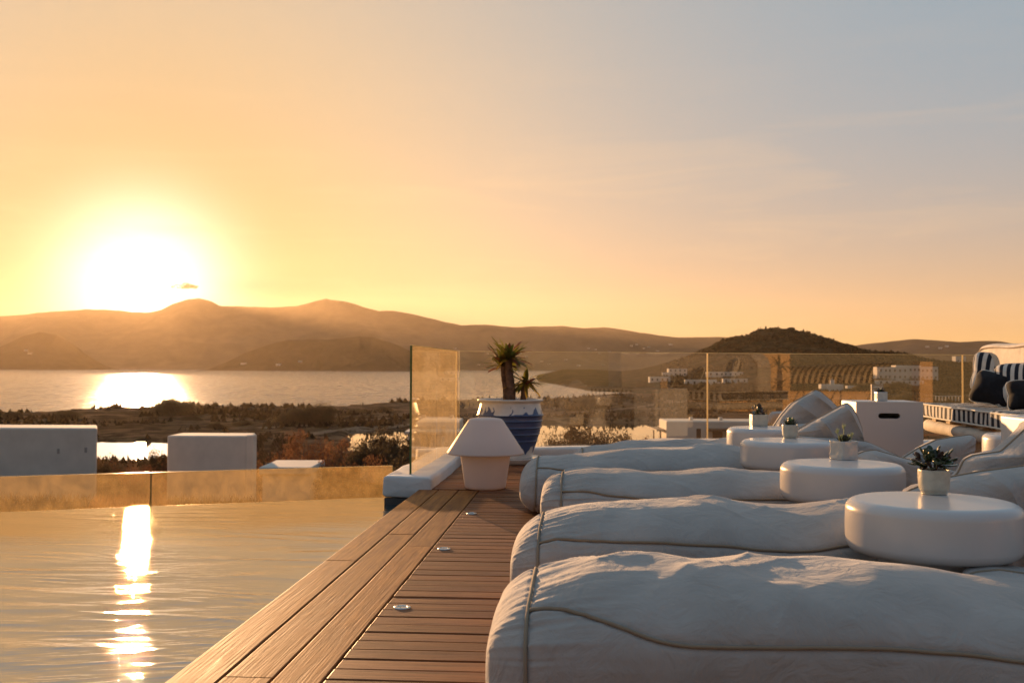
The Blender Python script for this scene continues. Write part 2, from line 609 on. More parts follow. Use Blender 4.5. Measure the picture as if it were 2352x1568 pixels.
def ground_mat(name, cdark, cmid, clight, s1, s2, bump=.6):
    m = mat(name, cmid, 1.0, spec=0)
    t = m.node_tree
    p = t.nodes['Principled BSDF']
    tcn = N(t, 'ShaderNodeTexCoord')
    a = N(t, 'ShaderNodeTexNoise', i_Scale=s1, i_Detail=8.0, i_Roughness=.62)
    b = N(t, 'ShaderNodeTexNoise', i_Scale=s2, i_Detail=8.0, i_Roughness=.7)
    t.links.new(tcn.outputs['Object'], a.inputs['Vector'])
    t.links.new(tcn.outputs['Object'], b.inputs['Vector'])
    r1 = N(t, 'ShaderNodeMapRange', i_From_Min=.42, i_From_Max=.58)
    t.links.new(a.outputs[0], r1.inputs[0])
    r2 = N(t, 'ShaderNodeMapRange', i_From_Min=.46, i_From_Max=.56)
    t.links.new(b.outputs[0], r2.inputs[0])
    c_ = MIX(t, r1.outputs[0], cmid, clight)
    c_ = MIX(t, r2.outputs[0], c_, cdark)
    t.links.new(c_, p.inputs['Base Color'])
    bp = N(t, 'ShaderNodeBump', i_Strength=bump, i_Distance=.5)
    t.links.new(b.outputs[0], bp.inputs['Height'])
    t.links.new(bp.outputs[0], p.inputs['Normal'])
    return m


m_plain = ground_mat('dry_scrubland', (.055, .036, .022), (.115, .070, .038), (.20, .125, .075), .022, .12)
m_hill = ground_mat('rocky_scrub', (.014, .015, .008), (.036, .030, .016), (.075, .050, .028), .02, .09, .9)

# near and middle land as one sheet fanning out from the terrace
dep = np.exp(np.linspace(math.log(11.5), math.log(760), 330))
S = np.linspace(-1.15, 1.15, 520)
DD, SS = np.meshgrid(dep, S, indexing='ij')
LAT = SS * DD
P = from_cam(LAT, DD, np.where(DD < 759, land(LAT, DD), -40))
tag(link('coastal_plain', gridmesh('coastal_plain', P[:, ::-1]), m_plain), kind='structure')
dep = np.concatenate([np.linspace(420, 1500, 230), np.linspace(1520, 2400, 26)])
S = np.linspace(.015, 1.15, 640)
DD, SS = np.meshgrid(dep, S, indexing='ij')
LAT = SS * DD
Z = land(LAT, DD)
P = from_cam(LAT, DD, np.where(DD < 700, Z - .15 * (DD < 640), Z))
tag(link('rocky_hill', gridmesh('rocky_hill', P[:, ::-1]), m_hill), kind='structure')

# lagoon
m_lag = water_mat('lagoon_water', .9, .08, .012, .02, (.08, .07, .05), (1, 2.0, 1))
m_lag.node_tree.nodes['Principled BSDF'].inputs['IOR'].default_value = 2.4
LZ = -16.75
pts = [from_cam(s_ * d_, d_, LZ) for s_, d_ in ((-.20, 200), (.17, 200), (.17, 335), (-.20, 335))]
tag(link('lagoon', mesh('lagoon', pts, [(0, 1, 2, 3)]), m_lag), kind='structure')
pts = [from_cam(s_ * d_, d_, LZ) for s_, d_ in ((-.50, 170), (-.29, 170), (-.29, 240), (-.50, 240))]
tag(link('pond', mesh('pond', pts, [(0, 1, 2, 3)]), m_lag), kind='structure')

# sandy tracks over the plain
m_sand = mat('sandy_track', (.24, .165, .11), 1.0, spec=0, var=.2, vscale=.4)
for pl in ([(700, 1000), (800, 990), (870, 985), (925, 978), (960, 973), (1040, 968)], [(600, 985), (700, 978), (800, 967), (880, 962), (943, 956)],
           [(1250, 948), (1340, 946), (1430, 940), (1500, 930), (1590, 921)], [(1540, 906), (1600, 901), (1680, 903), (1760, 905)]):
    cs = round_path([hit(u, v)[0] for u, v in pl], 8)
    V, Fc = [], []
    for i, p in enumerate(cs):
        tdir = (cs[min(i + 1, len(cs) - 1)] - cs[max(i - 1, 0)])
        nn = Vector((-tdir.y, tdir.x, 0)).normalized() * 2.2
        for sg in (-1, 1):
            q = p + nn * sg
            V.append((q.x, q.y, land_at(q.x, q.y) + .12))
        if i:
            Fc.append((2 * i - 2, 2 * i, 2 * i + 1, 2 * i - 1))
    tag(link('dirt_track', mesh('dirt_track', V, Fc), m_sand), kind='structure')

# ------------------------------------------------------------------ shrubs
m_leafd = mat('shrub_leaf', (.085, .060, .028), .7, spec=.3, var=.45, vscale=.8, trans=.35)
m_leafr = mat('dry_shrub_leaf', (.16, .075, .035), .8, spec=.2, var=.4, vscale=.9, trans=.45)
m_twig = mat('twig_bark', (.09, .06, .04), .9)


def leafcloud(name, n, rx, rz, leaf, seed, clumps=26, open_=.35):
    rg = np.random.RandomState(seed)
    cc = rg.normal(size=(clumps, 3))
    cc /= np.linalg.norm(cc, axis=1)[:, None]
    cc *= (rg.rand(clumps, 1) ** .4) * .82
    cc[:, 2] = np.abs(cc[:, 2]) * .95 + .04
    k = rg.randint(0, clumps, n)
    off = rg.normal(size=(n, 3))
    off /= np.linalg.norm(off, axis=1)[:, None]
    off *= (rg.rand(n, 1) ** .5) * open_ * (.6 + .8 * rg.rand(clumps))[k][:, None]
    c_ = (cc[k] + off) * np.array([rx, rx, rz])
    c_[:, 2] = np.maximum(c_[:, 2], .02 * rz)
    a = rg.normal(size=(n, 3)); a /= np.linalg.norm(a, axis=1)[:, None]
    b = np.cross(a, rg.normal(size=(n, 3))); b /= np.linalg.norm(b, axis=1)[:, None]
    L = (leaf * (.6 + .8 * rg.rand(n)))[:, None]
    V = np.stack([c_ - a * L, c_ + b * L * .42, c_ + a * L, c_ - b * L * .42], 1)
    return quads(name, V)


def stems(name, rx, rz, n, seed, th=.03):
    rg = random.Random(seed)
    bm = bmesh.new()
    for i in range(n):
        a = rg.random() * 6.28
        r1 = rg.random() * rx * .7
        p0 = Vector((rg.uniform(-.12, .12) * rx, rg.uniform(-.12, .12) * rx, -.15 * rz))
        p2 = Vector((math.cos(a) * r1, math.sin(a) * r1, rz * rg.uniform(.55, .95)))
        p1 = p0.lerp(p2, .5) + Vector((rg.uniform(-.1, .1) * rx, rg.uniform(-.1, .1) * rx, .1 * rz))
        pts = [p0, p1, p2]
        prev = None
        for j, p in enumerate(pts):
            w = th * (1 - .4 * j)
            ring = [bm.verts.new(p + Vector((math.cos(q) * w, math.sin(q) * w, 0))) for q in (0, 2.09, 4.19)]
            if prev:
                for q in range(3):
                    bm.faces.new((prev[q], prev[(q + 1) % 3], ring[(q + 1) % 3], ring[q]))
            prev = ring
    me = bpy.data.meshes.new(name)
    bm.to_mesh(me)
    bm.free()
    me.materials.append(m_twig)
    return me


SH = []
for k in range(3):
    f = leafcloud('crown', 12000, 1.0, 1.0, .027, 40 + k, 60, .24)
    f.materials.append(m_leafd)
    SH.append((f, stems('stems', 1.0, 1.0, 9, k, .022)))
SR = []
for k in range(2):
    f = leafcloud('crown', 10000, 1.0, 1.0, .024, 60 + k, 60, .22)
    f.materials.append(m_leafr)
    SR.append((f, stems('stems', 1.0, 1.0, 14, 5 + k, .016)))


def shrub(u, v, w, h, label, var=0, dry=False, name='shrub', cat='shrub', group=None, d=None, sub=0.0):
    """w and h in metres; u, v = foot of the plant"""
    if d is None:
        p, _ = hit(u, v)
    else:
        q = D(u, v, d)
        p = Vector((q.x, q.y, land_at(q.x, q.y)))
    if h > 50:                                # h given as the picture row of the top
        h = max(.8, CAM.z + (845 - h) / F * (p - CAM).dot(HEAD) - p.z)
    e = empty(name, p - Vector((0, 0, sub)), random.uniform(0, 6.28))
    e.scale = (w / 2, w / 2, h)
    tag(e, label, cat, group)
    f, s_ = (SR if dry else SH)[var % (2 if dry else 3)]
    link('crown', f, None, e)
    link('stems', s_, None, e)
    return e


gl = 'shrubs in front of the lagoon'
shrub(1262, 1022, 4.2, 992, 'small round dark shrub right behind the rim of the blue planter', 0, group=gl, d=62)
shrub(1290, 1018, 4.8, 978, 'dark bushy shrub at the lagoon edge just right of the smallest one', 1, group=gl, d=66)
shrub(1322, 1020, 5.6, 958, 'tall airy shrub against the bright lagoon, left of the tallest pair', 2, group=gl, d=68)
shrub(1358, 1020, 5.0, 966, 'tall shrub in the middle of the clump against the lagoon', 0, group=gl, d=70)
shrub(1398, 1020, 5.4, 962, 'rightmost tall airy shrub of the clump against the lagoon', 1, group=gl, d=69)
shrub(1440, 1026, 3.0, 1012, 'low dark shrub at the foot of the tall lagoon clump', 2, group=gl, d=60)
shrub(1480, 1024, 3.6, 996, 'low twiggy shrub left of the white cottage pergola', 1, dry=True, group=gl, d=60)
shrub(1512, 1022, 3.0, 992, 'sparse twiggy shrub right under the cottage pergola', 0, dry=True, group=gl, d=60)
gs = 'shrubs beyond the pool between the white houses and the kerb'
# big mass of dry shrubs between the white house and the glass panel
rows = [(640, 1082, 4.0, 1010, 1, 52), (690, 1078, 4.6, 982, 1, 56), (735, 1080, 4.2, 994, 1, 50), (785, 1080, 4.2, 1000, 1, 54), (832, 1080, 4.2, 990, 0, 50), (880, 1080, 4.4, 982, 0, 54),
        (925, 1080, 4.4, 974, 0, 56), (975, 1080, 4.6, 990, 0, 58), (760, 1086, 3.2, 1036, 1, 40), (850, 1086, 3.4, 1040, 1, 40), (930, 1086, 3.4, 1030, 0, 40), (1020, 1070, 4.0, 1010, 1, 60)]
lab = ['reddish dry shrub touching the corner of the second white house', 'tall reddish shrub standing behind the low white slab roof', 'wide reddish dry shrub second from the slab roof',
       'reddish shrub in the middle of the thicket beyond the pool glass', 'dark green shrub left of the glinting water gap', 'dark shrub with glinting lagoon light through its top',
       'tallest dark shrub beside the edge of the clear side panel', 'dark shrub seen through the clear side panel', 'low dry shrub right above the pool glass, left one of three',
       'low dry shrub right above the pool glass, middle one of three', 'low dark shrub right above the pool glass next to the white kerb', 'dry shrub behind the side panel corner']
for i, (u, v, w, h, dry, d_) in enumerate(rows):
    shrub(u, v, w, h, lab[i], i, dry=bool(dry), group=gs, d=d_)
for i, (u, w, h, d_, lb) in enumerate([(215, 3.6, 1040, 60, 'backlit shrub against the corner of the big white house'), (262, 3.6, 1044, 62, 'backlit shrub left of the blinding sun glint'),
                                       (305, 3.4, 1050, 58, 'backlit shrub right below the sun glint on the pond'), (352, 3.2, 1024, 62, 'backlit shrub right of the sun glint'),
                                       (392, 3.6, 1034, 60, 'backlit shrub against the second white house'), (240, 3.0, 1060, 48, 'low backlit shrub near the big white house, in front of the taller ones'),
                                       (330, 3.2, 1058, 48, 'low backlit shrub in front, under the sun glint')]):
    shrub(u, 1080, w, h, lb, i, dry=(i % 2 == 0), group='backlit shrubs between the two white houses', d=d_)
# trees and thickets out on the plain
shrub(389, 954, 22, 7.0, 'lone round tree on the shore in front of the sea glitter', 1, name='tree', cat='tree')
shrub(152, 962, 12, 3.2, 'small dark bush on the shore above the big white house', 0, name='bush', cat='bush')
shrub(24, 962, 10, 2.6, 'tiny bush at the far left end of the shore', 2, name='bush', cat='bush')
shrub(672, 974, 14, 5.0, 'left half of the dark thicket on the plain', 2, name='thicket', cat='thicket')
shrub(705, 975, 16, 6.4, 'middle of the dark thicket on the plain', 0, name='thicket', cat='thicket')
shrub(733, 974, 14, 6.8, 'tallest right end of the dark thicket on the plain', 1, name='thicket', cat='thicket')
shrub(1344, 938, 15, 6.0, 'round bush on the dark plain beyond the lagoon', 0, name='bush', cat='bush')
gp = 'scattered bushes on the plain and hillside'
SB = [(1468, 888, 13, 5), (1530, 892, 10, 3), (1575, 896, 16, 5), (1612, 893, 20, 6), (1650, 890, 14, 4), (1700, 893, 16, 5), (1742, 884, 18, 6), (1790, 882, 12, 5), (1840, 880, 18, 7), (1985, 897, 20, 6),
      (2060, 893, 24, 6), (2120, 899, 20, 6), (1880, 905, 10, 4), (1590, 944, 7, 2), (1690, 942, 9, 3), (1770, 944, 9, 3), (1520, 935, 6, 2), (1860, 925, 14, 5), (2080, 924, 15, 6), (1990, 940, 12, 4),
      (500, 985, 7, 2), (560, 978, 8, 2), (820, 950, 9, 2), (880, 946, 9, 2), (1000, 950, 8, 2), (1130, 945, 8, 2), (1200, 950, 8, 2.5), (440, 966, 8, 2)]
SBL = {0: 'dark bush below the low white house on the headland slope', 2: 'dark bush under the white house nearest the bay end', 5: 'dark bush below the long low white house on the slope',
       8: 'dark bush left of the little white chapel', 9: 'dark bush right of the tiny white shed', 10: 'dark bush below the middle wing of the big white hotel', 11: 'dark bush below the right wing of the big white hotel',
       12: 'low bush just below the chapel', 20: 'small bush on the bare plain above the right end of the second white house', 21: 'small bush on the plain above the low white roof slab',
       22: 'small shore bush right of the dark thicket', 23: 'small shore bush close to the green edge of the side panel', 24: 'small shore bush seen through the filmed side panel',
       25: 'small shore bush directly behind the stems of the planter', 26: 'small bush on the plain right behind the blue planter', 27: 'small bush between the lone shore tree and the thicket'}
for i, (u, v, w, h) in enumerate(SB):
    shrub(u, v, w, h, SBL.get(i, 'small dark scrub bush among others scattered over the distant slope'), i, name='scrub_bush', cat='bush', group=gp)

# dry grass under the terrace and heath on the plain: nobody could count it
def tufts(name, n, umin, umax, dmin, dmax, h, w, m, seed, keep=None):
    rg = np.random.RandomState(seed)
    d_ = dmin * (dmax / dmin) ** rg.rand(n)
    s_ = umin + (umax - umin) * rg.rand(n)
    la = s_ * d_
    z = land(la, d_)
    ok = z > LZ + .1
    if keep is not None:
        ok &= keep(la, d_)
    la, d_, z = la[ok], d_[ok], z[ok]
    n = len(la)
    sc = (d_ / dmin) ** .55
    a = rg.rand(n) * 6.28
    hh = h * (.4 + rg.rand(n)) * sc
    ww = w * (.6 + .8 * rg.rand(n)) * sc
    x, y = la * SIDE.x + d_ * HEAD.x, la * SIDE.y + d_ * HEAD.y
    lean = rg.normal(size=(n, 2)) * .35 * hh[:, None]
    V = np.stack([np.stack([x - np.cos(a) * ww, y - np.sin(a) * ww, z - .1 * hh], -1), np.stack([x + np.cos(a) * ww, y + np.sin(a) * ww, z - .1 * hh], -1),
                  np.stack([x + lean[:, 0], y + lean[:, 1], z + hh], -1)], 1)
    me = quads(name, V)
    return tag(link(name, me, m), kind='stuff')


m_grass = mat('dry_grass_blade', (.20, .11, .055), .8, spec=.2, var=.4, vscale=.15, trans=.5)
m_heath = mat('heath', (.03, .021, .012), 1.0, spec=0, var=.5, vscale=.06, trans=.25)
tufts('dry_grass', 90000, -.62, .75, 22, 150, .24, .016, m_grass, 3, keep=lambda a, b: (b < 50) | (a / b < -.06))
tufts('heath', 30000, -.62, .8, 110, 600, .8, .55, m_heath, 4, keep=lambda a, b: (fbm(a / 26, b / 26, 5.5, 3) > .05) & ~((b < 232) & (a / b > -.22)))
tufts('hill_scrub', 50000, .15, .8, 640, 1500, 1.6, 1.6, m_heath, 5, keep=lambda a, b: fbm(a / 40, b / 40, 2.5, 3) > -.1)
# ------------------------------------------------------------------ deck, pool, kerbs
def wood_mat(name, ca, cb, along, seed, rough=.45, weather=.35):
    """timber with grain running along one axis; every board gets its own tone"""
    m = bpy.data.materials.new(name)
    m.use_nodes = True
    t = m.node_tree
    p = t.nodes['Principled BSDF']
    p.inputs['Specular IOR Level'].default_value = .13
    tcn = N(t, 'ShaderNodeTexCoord')
    oi = N(t, 'ShaderNodeObjectInfo')
    off = N(t, 'ShaderNodeVectorMath', operation='SCALE')
    cmb = N(t, 'ShaderNodeCombineXYZ')
    t.links.new(oi.outputs['Random'], cmb.inputs[0])
    t.links.new(oi.outputs['Random'], cmb.inputs[1])
    t.links.new(oi.outputs['Random'], cmb.inputs[2])
    t.links.new(cmb.outputs[0], off.inputs[0])
    off.inputs['Scale'].default_value = 37.0
    add = N(t, 'ShaderNodeVectorMath', operation='ADD')
    t.links.new(tcn.outputs['Object'], add.inputs[0])
    t.links.new(off.outputs[0], add.inputs[1])
    mp = N(t, 'ShaderNodeMapping')
    mp.inputs['Scale'].default_value = (1.0, 9.0, 9.0) if along == 'x' else (9.0, 1.0, 9.0)
    t.links.new(add.outputs[0], mp.inputs[0])
    g1 = N(t, 'ShaderNodeTexNoise', i_Scale=1.6, i_Detail=7.0, i_Roughness=.62, i_Distortion=1.3)
    t.links.new(mp.outputs[0], g1.inputs['Vector'])
    mp2 = N(t, 'ShaderNodeMapping')
    mp2.inputs['Scale'].default_value = (1.0, 45.0, 45.0) if along == 'x' else (45.0, 1.0, 45.0)
    t.links.new(add.outputs[0], mp2.inputs[0])
    g2 = N(t, 'ShaderNodeTexNoise', i_Scale=3.0, i_Detail=4.0, i_Roughness=.6)
    t.links.new(mp2.outputs[0], g2.inputs['Vector'])
    g3 = N(t, 'ShaderNodeTexNoise', i_Scale=5.0, i_Detail=4.0, i_Roughness=.6)
    t.links.new(add.outputs[0], g3.inputs['Vector'])
    r = N(t, 'ShaderNodeMapRange', i_From_Min=.35, i_From_Max=.66)
    t.links.new(g1.outputs[0], r.inputs[0])
    c_ = MIX(t, r.outputs[0], ca, cb)
    fine = N(t, 'ShaderNodeMapRange', i_From_Min=.38, i_From_Max=.6, i_To_Min=.76, i_To_Max=1.08)
    t.links.new(g2.outputs[0], fine.inputs[0])
    tone = M_(t, 'ADD', M_(t, 'MULTIPLY', oi.outputs['Random'], .5), .75)
    k = M_(t, 'MULTIPLY', fine.outputs[0], tone)
    kk = N(t, 'ShaderNodeCombineXYZ')
    for i in range(3): t.links.new(k, kk.inputs[i])
    c_ = MIX(t, 1.0, c_, kk.outputs[0], 'MULTIPLY')
    wr = N(t, 'ShaderNodeMapRange', i_From_Min=.5, i_From_Max=.72)
    t.links.new(g3.outputs[0], wr.inputs[0])
    c_ = MIX(t, M_(t, 'MULTIPLY', wr.outputs[0], weather), c_, tuple(x * 1.5 + .03 for x in ca))
    t.links.new(c_, p.inputs['Base Color'])
    rr = N(t, 'ShaderNodeMapRange', i_To_Min=rough - .1, i_To_Max=rough + .18)
    t.links.new(g1.outputs[0], rr.inputs[0])
    t.links.new(rr.outputs[0], p.inputs['Roughness'])
    b = N(t, 'ShaderNodeBump', i_Strength=.6, i_Distance=.0024)
    h = M_(t, 'ADD', g2.outputs[0], M_(t, 'MULTIPLY', g1.outputs[0], .7))
    t.links.new(h, b.inputs['Height'])
    t.links.new(b.outputs[0], p.inputs['Normal'])
    return m


m_plank = wood_mat('pool_edge_timber', (.25, .086, .022), (.46, .18, .048), 'y', 0, .62)
m_board = wood_mat('deck_timber', (.18, .064, .026), (.32, .125, .048), 'x', 0, .50)
m_dark = mat('deck_void', (.012, .010, .009), .9)
XL, XR = -1.182, -.733
YE = 7.30
deck = tag(link('deck', boxmesh('deck', -1.14, 9.5, -3.2, 10.1, -.30, -.045), m_dark), kind='structure')
# three long planks along the pool, with butt joints
pw = (XR - XL) / 3
for k in range(3):
    cuts = [-1.2, [2.10, 2.86, 1.45][k], [4.6, 5.35, 4.05][k], YE]
    if k == 2: cuts = [-1.2, 2.62, 5.0, YE]
    for j in range(3):
        L = cuts[j + 1] - cuts[j] - .0035
        me = boxmesh('edge_plank', -pw / 2 + .004, pw / 2 - .004, 0, L, -.034, 0, .0035, 2)
        bm = bmesh.new(); bm.from_mesh(me)
        bm.to_mesh(me); bm.free()
        o = link('edge_plank', me, m_plank, deck)
        o.location = (XL + pw * (k + .5), cuts[j], random.uniform(-.001, .001))
        o.rotation_euler = (0, random.uniform(-.004, .004), 0)
# cross boards
pitch = .1045
bm1 = boxmesh('board', 0, 9.3, 0, pitch - .009, -.028, 0, .003, 2)
bm2 = boxmesh('board', 0, 9.65, 0, pitch - .009, -.028, 0, .003, 2)
bm1.materials.append(m_board); bm2.materials.append(m_board)
y = -.9
while y < 9.95:
    far = y > YE - .01
    o = link('board', bm2 if far else bm1, None, deck)
    o.location = (-1.09 if far else XR + .004, y, -.001 + random.uniform(-.0016, .0012))
    o.rotation_euler = (random.uniform(-.01, .01), 0, random.uniform(-.0004, .0004))
    y += pitch
# flush round floor lights
m_steel = mat('brushed_steel', (.62, .60, .57), .28, metal=.9)
m_lens = mat('frosted_lens', (.30, .29, .27), .25, coat=.5)
for i, (u, v, lb) in enumerate([(924, 1393, 'round steel floor light, nearest of three in the deck'), (1020, 1259, 'round steel floor light, middle of three in the deck'),
                                (1083, 1178, 'round steel floor light near the white lamp, farthest of three in the deck')]):
    p = G(u, v, .002)
    e = empty('deck_light', (p.x, p.y, 0))
    tag(e, lb, 'floor light', 'round lights set in the deck')
    link('trim_ring', lathe('trim_ring', [(.017, .0005), (.018, .0032), (.027, .0042), (.0305, .0034), (.0315, .0002)], 48), m_steel, e)
    link('lens', lathe('lens', [(.0001, .0022), (.012, .0022), (.0178, .0015)], 40), m_lens, e)
    for q in range(3):
        a = q * 2.094 + .4
        s_ = link('screw', lathe('screw', [(.0001, .0062), (.0018, .0060), (.0024, .004)], 10), m_dark, e)
        s_.location = (.0228 * math.cos(a), .0228 * math.sin(a), -.001)

# pool water: real ripples on a fine sheet, finer ones in the material
WZ = -.12
fa, fb = G(-40, 1177.3, WZ), G(889, 1141.5, WZ)          # the far overflow edge
edge = (fb - fa).normalized()
m_pool = water_mat('pool_water', 1.0, .35, .0030, .01, (.020, .040, .045), (1, 1, 1))
t = m_pool.node_tree
t.nodes['Principled BSDF'].inputs['IOR'].default_value = 5.0
for n in list(t.nodes):
    if n.type == 'MAPPING':
        n.inputs['Scale'].default_value = (.9, 7.0, 1)
        n.inputs['Rotation'].default_value = (0, 0, R(-3))
    if n.type == 'TEX_NOISE':
        n.inputs['Scale'].default_value = 5.0
nx, ny = 640, 1400
ue = np.linspace(-5.2, 1.0, nx)                          # along the far edge, measured from its right end
tt = np.linspace(0, 1, ny)
UU, TT = np.meshgrid(ue, tt, indexing='ij')
NE = Vector((-edge.y, edge.x, 0))
AX = fb.x + UU * edge.x - TT ** 1.15 * 7.2 * NE.x
AY = fb.y + UU * edge.y - TT ** 1.15 * 7.2 * NE.y


def ripple(x, y):
    out = 0.0
    for k, (an, fx, fy, am) in enumerate(((-7, .55, 3.4, .0026), (5, .9, 6.0, .0022), (-16, 1.3, 9.0, .0015), (-3, 2.2, 15.0, .0015), (9, 3.6, 24.0, .0012), (-12, 6.5, 44.0, .0007))):
        ca, sa = math.cos(R(an)), math.sin(R(an))
        xr, yr = x * ca - y * sa, x * sa + y * ca
        wx = xr + .30 * vn(xr * .9, yr * 1.1, 2.0 + k)
        wy = yr + .16 * vn(xr * 1.1 + 9, yr * 1.3, 4.0 + k)
        n_ = vn(wx * fx + 5 * k, wy * fy, 1.2 + 3 * k)
        gust = .30 + .95 * sstep(-.35, .5, fbm(x * .6 + k, y * .9, 9.9 + k, 2))
        out = out + am * gust * ((1 - np.abs(n_)) ** 2 * 1.6 if k % 2 else n_)
    near = sstep(7.2, 2.6, y) * .85 + .45
    return out * near * .8


pm = gridmesh('pool_water', np.stack([AX, AY, WZ + ripple(AX, AY)], -1)[:, ::-1][::-1], True)
tag(link('pool_water', pm, m_pool), kind='structure')
m_tile = mat('dark_stone_tile', (.055, .057, .058), .35, var=.35, vscale=7, bump=.4, bscale=40)
m_shell = mat('pool_shell', (.03, .05, .055), .6)
m_plast = mat('white_plaster', (.74, .73, .71), .85, spec=.25, var=.06, vscale=3.5, bump=.6, bscale=9, bdist=.012)
m_white = mat('white_wall', (.72, .71, .70), .9, spec=.2, var=.05, vscale=2.0, bump=.3, bscale=6)
# pool shell under the sheet
p = [fb + edge * -5.3, fb + edge * 1.0, fb + edge * 1.0 - NE * 8.6, fb + edge * -5.3 - NE * 8.6]
tag(link('pool_floor', mesh('pool_floor', [(q.x, q.y, -1.4) for q in p], [(0, 1, 2, 3)]), m_shell), kind='structure')
# tiled side of the pool, a row of stone tiles under the planks and kerb
pw_ = empty('pool_wall', (-1.155, -1.0, 0))
tag(pw_, kind='structure')
w_ = link('wall_core', boxmesh('wall_core', .004, .055, 0, 9.2, -1.4, -.036), m_dark, pw_)
tl = boxmesh('tile', 0, .012, 0, .296, -.068, 0, .002, 1)
tl.materials.append(m_tile)
for r_ in range(2):
    for k in range(30):
        o = link('tile', tl, None, pw_)
        o.location = (-.009, .3 * k - (.15 if r_ else 0), -.040 - .071 * r_)

# kerb of white plaster carrying the clear panels
KX0, KX1, KY0, KY1 = -1.455, -1.088, YE + .02, 10.0


def plaster_beam(name, pts, w, h, z0, seed, m=m_plast, wob=.010, r=.028):
    """hand-smoothed plaster beam along a path, soft rounded edges, slightly uneven"""
    path = [Vector(p) for p in pts]
    prof = []
    for cx, cz, a0 in ((w / 2 - r, h - r, 0), (-w / 2 + r, h - r, 90), (-w / 2 + r, r, 180), (w / 2 - r, r, 270)):
        for k in range(5):
            a = R(a0 + k * 22.5)
            prof.append((cx + r * math.cos(a), cz + r * math.sin(a)))
    n = 60
    out = []
    L = [0]
    for i in range(1, len(path)): L.append(L[-1] + (path[i] - path[i - 1]).length)
    ss = np.linspace(0, L[-1], n)
    for s_ in ss:
        i = min(max(np.searchsorted(L, s_) - 1, 0), len(path) - 2)
        f = (s_ - L[i]) / (L[i + 1] - L[i])
        c_ = path[i].lerp(path[i + 1], f)
        tdir = (path[i + 1] - path[i]).normalized()
        nn = Vector((tdir.y, -tdir.x, 0))
        out.append([c_ + nn * a + Vector((0, 0, z0 + b)) for a, b in prof])
    P = np.array([[list(q) for q in row] for row in out])
    cen = P.mean(1, keepdims=True)
    # closed soft ends
    ends0 = [cen[:1] + (P[:1] - cen[:1]) * k - np.array((path[1] - path[0]).normalized()) * dd for k, dd in ((.02, .012), (.86, .012), (.96, .007))]
    ends1 = [cen[-1:] + (P[-1:] - cen[-1:]) * k + np.array((path[-1] - path[-2]).normalized()) * dd for k, dd in ((.96, .007), (.86, .012), (.02, .012))]
    P = np.concatenate(ends0 + [P] + ends1)
    w1 = fbm(P[..., 0] * 2.6 + seed, P[..., 1] * 2.6, P[..., 2] * 4, 3)
    w2 = fbm(P[..., 0] * 2.6 + 20, P[..., 1] * 2.6 + seed, P[..., 2] * 4, 3)
    P[..., 0] += wob * w1
    P[..., 2] += wob * .6 * w2
    P[..., 1] += wob * .5 * w2
    return link(name, gridmesh(name, P, True, wrap_v=True), m)


k1 = plaster_beam('kerb', [((KX0 + KX1) / 2, KY0, 0), ((KX0 + KX1) / 2, KY1 + .1, 0)], KX1 - KX0, .152, -.062, 1)
tag(k1, kind='structure')
tag(link('kerb_footing', boxmesh('kerb_footing', KX0 + .012, KX1 - .02, KY0 + .012, KY1 + .1, -.9, -.066, .004), m_tile), kind='structure')
# back kerb under the rear panels: it runs a little deeper towards the right
bl, br = D(1040, 1000, 10.0), D(2330, 1000, 11.62)
bl.z = br.z = 0
k2 = plaster_beam('kerb', [bl + (bl - br).normalized() * .35, br + (br - bl).normalized() * 3.5], .28, .135, -.05, 5)
tag(k2, kind='structure')


# clear safety glass with salt film on it
def glass_mat(name, tint, film, filmcol, ior=1.62):
    m = bpy.data.materials.new(name)
    m.use_nodes = True
    t = m.node_tree
    t.nodes.clear()
    tr = N(t, 'ShaderNodeBsdfTransparent')
    tr.inputs[0].default_value = (*tint, 1)
    gl_ = N(t, 'ShaderNodeBsdfGlossy', i_Roughness=.015)
    gl_.inputs[0].default_value = (1, 1, 1, 1)
    fr = N(t, 'ShaderNodeFresnel', i_IOR=ior)
    mx = N(t, 'ShaderNodeMixShader')
    t.links.new(fr.outputs[0], mx.inputs[0])
    t.links.new(tr.outputs[0], mx.inputs[1])
    t.links.new(gl_.outputs[0], mx.inputs[2])
    tl_ = N(t, 'ShaderNodeBsdfTranslucent')
    tl_.inputs[0].default_value = (*filmcol, 1)
    tcn = N(t, 'ShaderNodeTexCoord')
    nz = N(t, 'ShaderNodeTexNoise', i_Scale=7.0, i_Detail=9.0, i_Roughness=.72)
    t.links.new(tcn.outputs['Object'], nz.inputs['Vector'])
    f = N(t, 'ShaderNodeMapRange', i_From_Min=.3, i_From_Max=.75, i_To_Min=film * .55, i_To_Max=film * 1.6)
    t.links.new(nz.outputs[0], f.inputs[0])
    mx2 = N(t, 'ShaderNodeMixShader')
    t.links.new(f.outputs[0], mx2.inputs[0])
    t.links.new(mx.outputs[0], mx2.inputs[1])
    t.links.new(tl_.outputs[0], mx2.inputs[2])
    o = N(t, 'ShaderNodeOutputMaterial')
    t.links.new(mx2.outputs[0], o.inputs[0])
    return m


m_glass = glass_mat('clear_glass', (.92, .91, .85), .010, (.9, .75, .55), 1.8)
m_gside = glass_mat('salt_filmed_glass', (.80, .72, .54), .22, (.9, .66, .34))
m_gpool = glass_mat('pool_edge_glass', (.72, .62, .42), .11, (.88, .62, .28))
m_gedge = mat('green_glass_edge', (.10, .16, .06), .12, spec=.8, trans=.35)
m_gedge2 = mat('bright_glass_edge', (.92, .80, .52), .2, spec=.8, trans=.6)


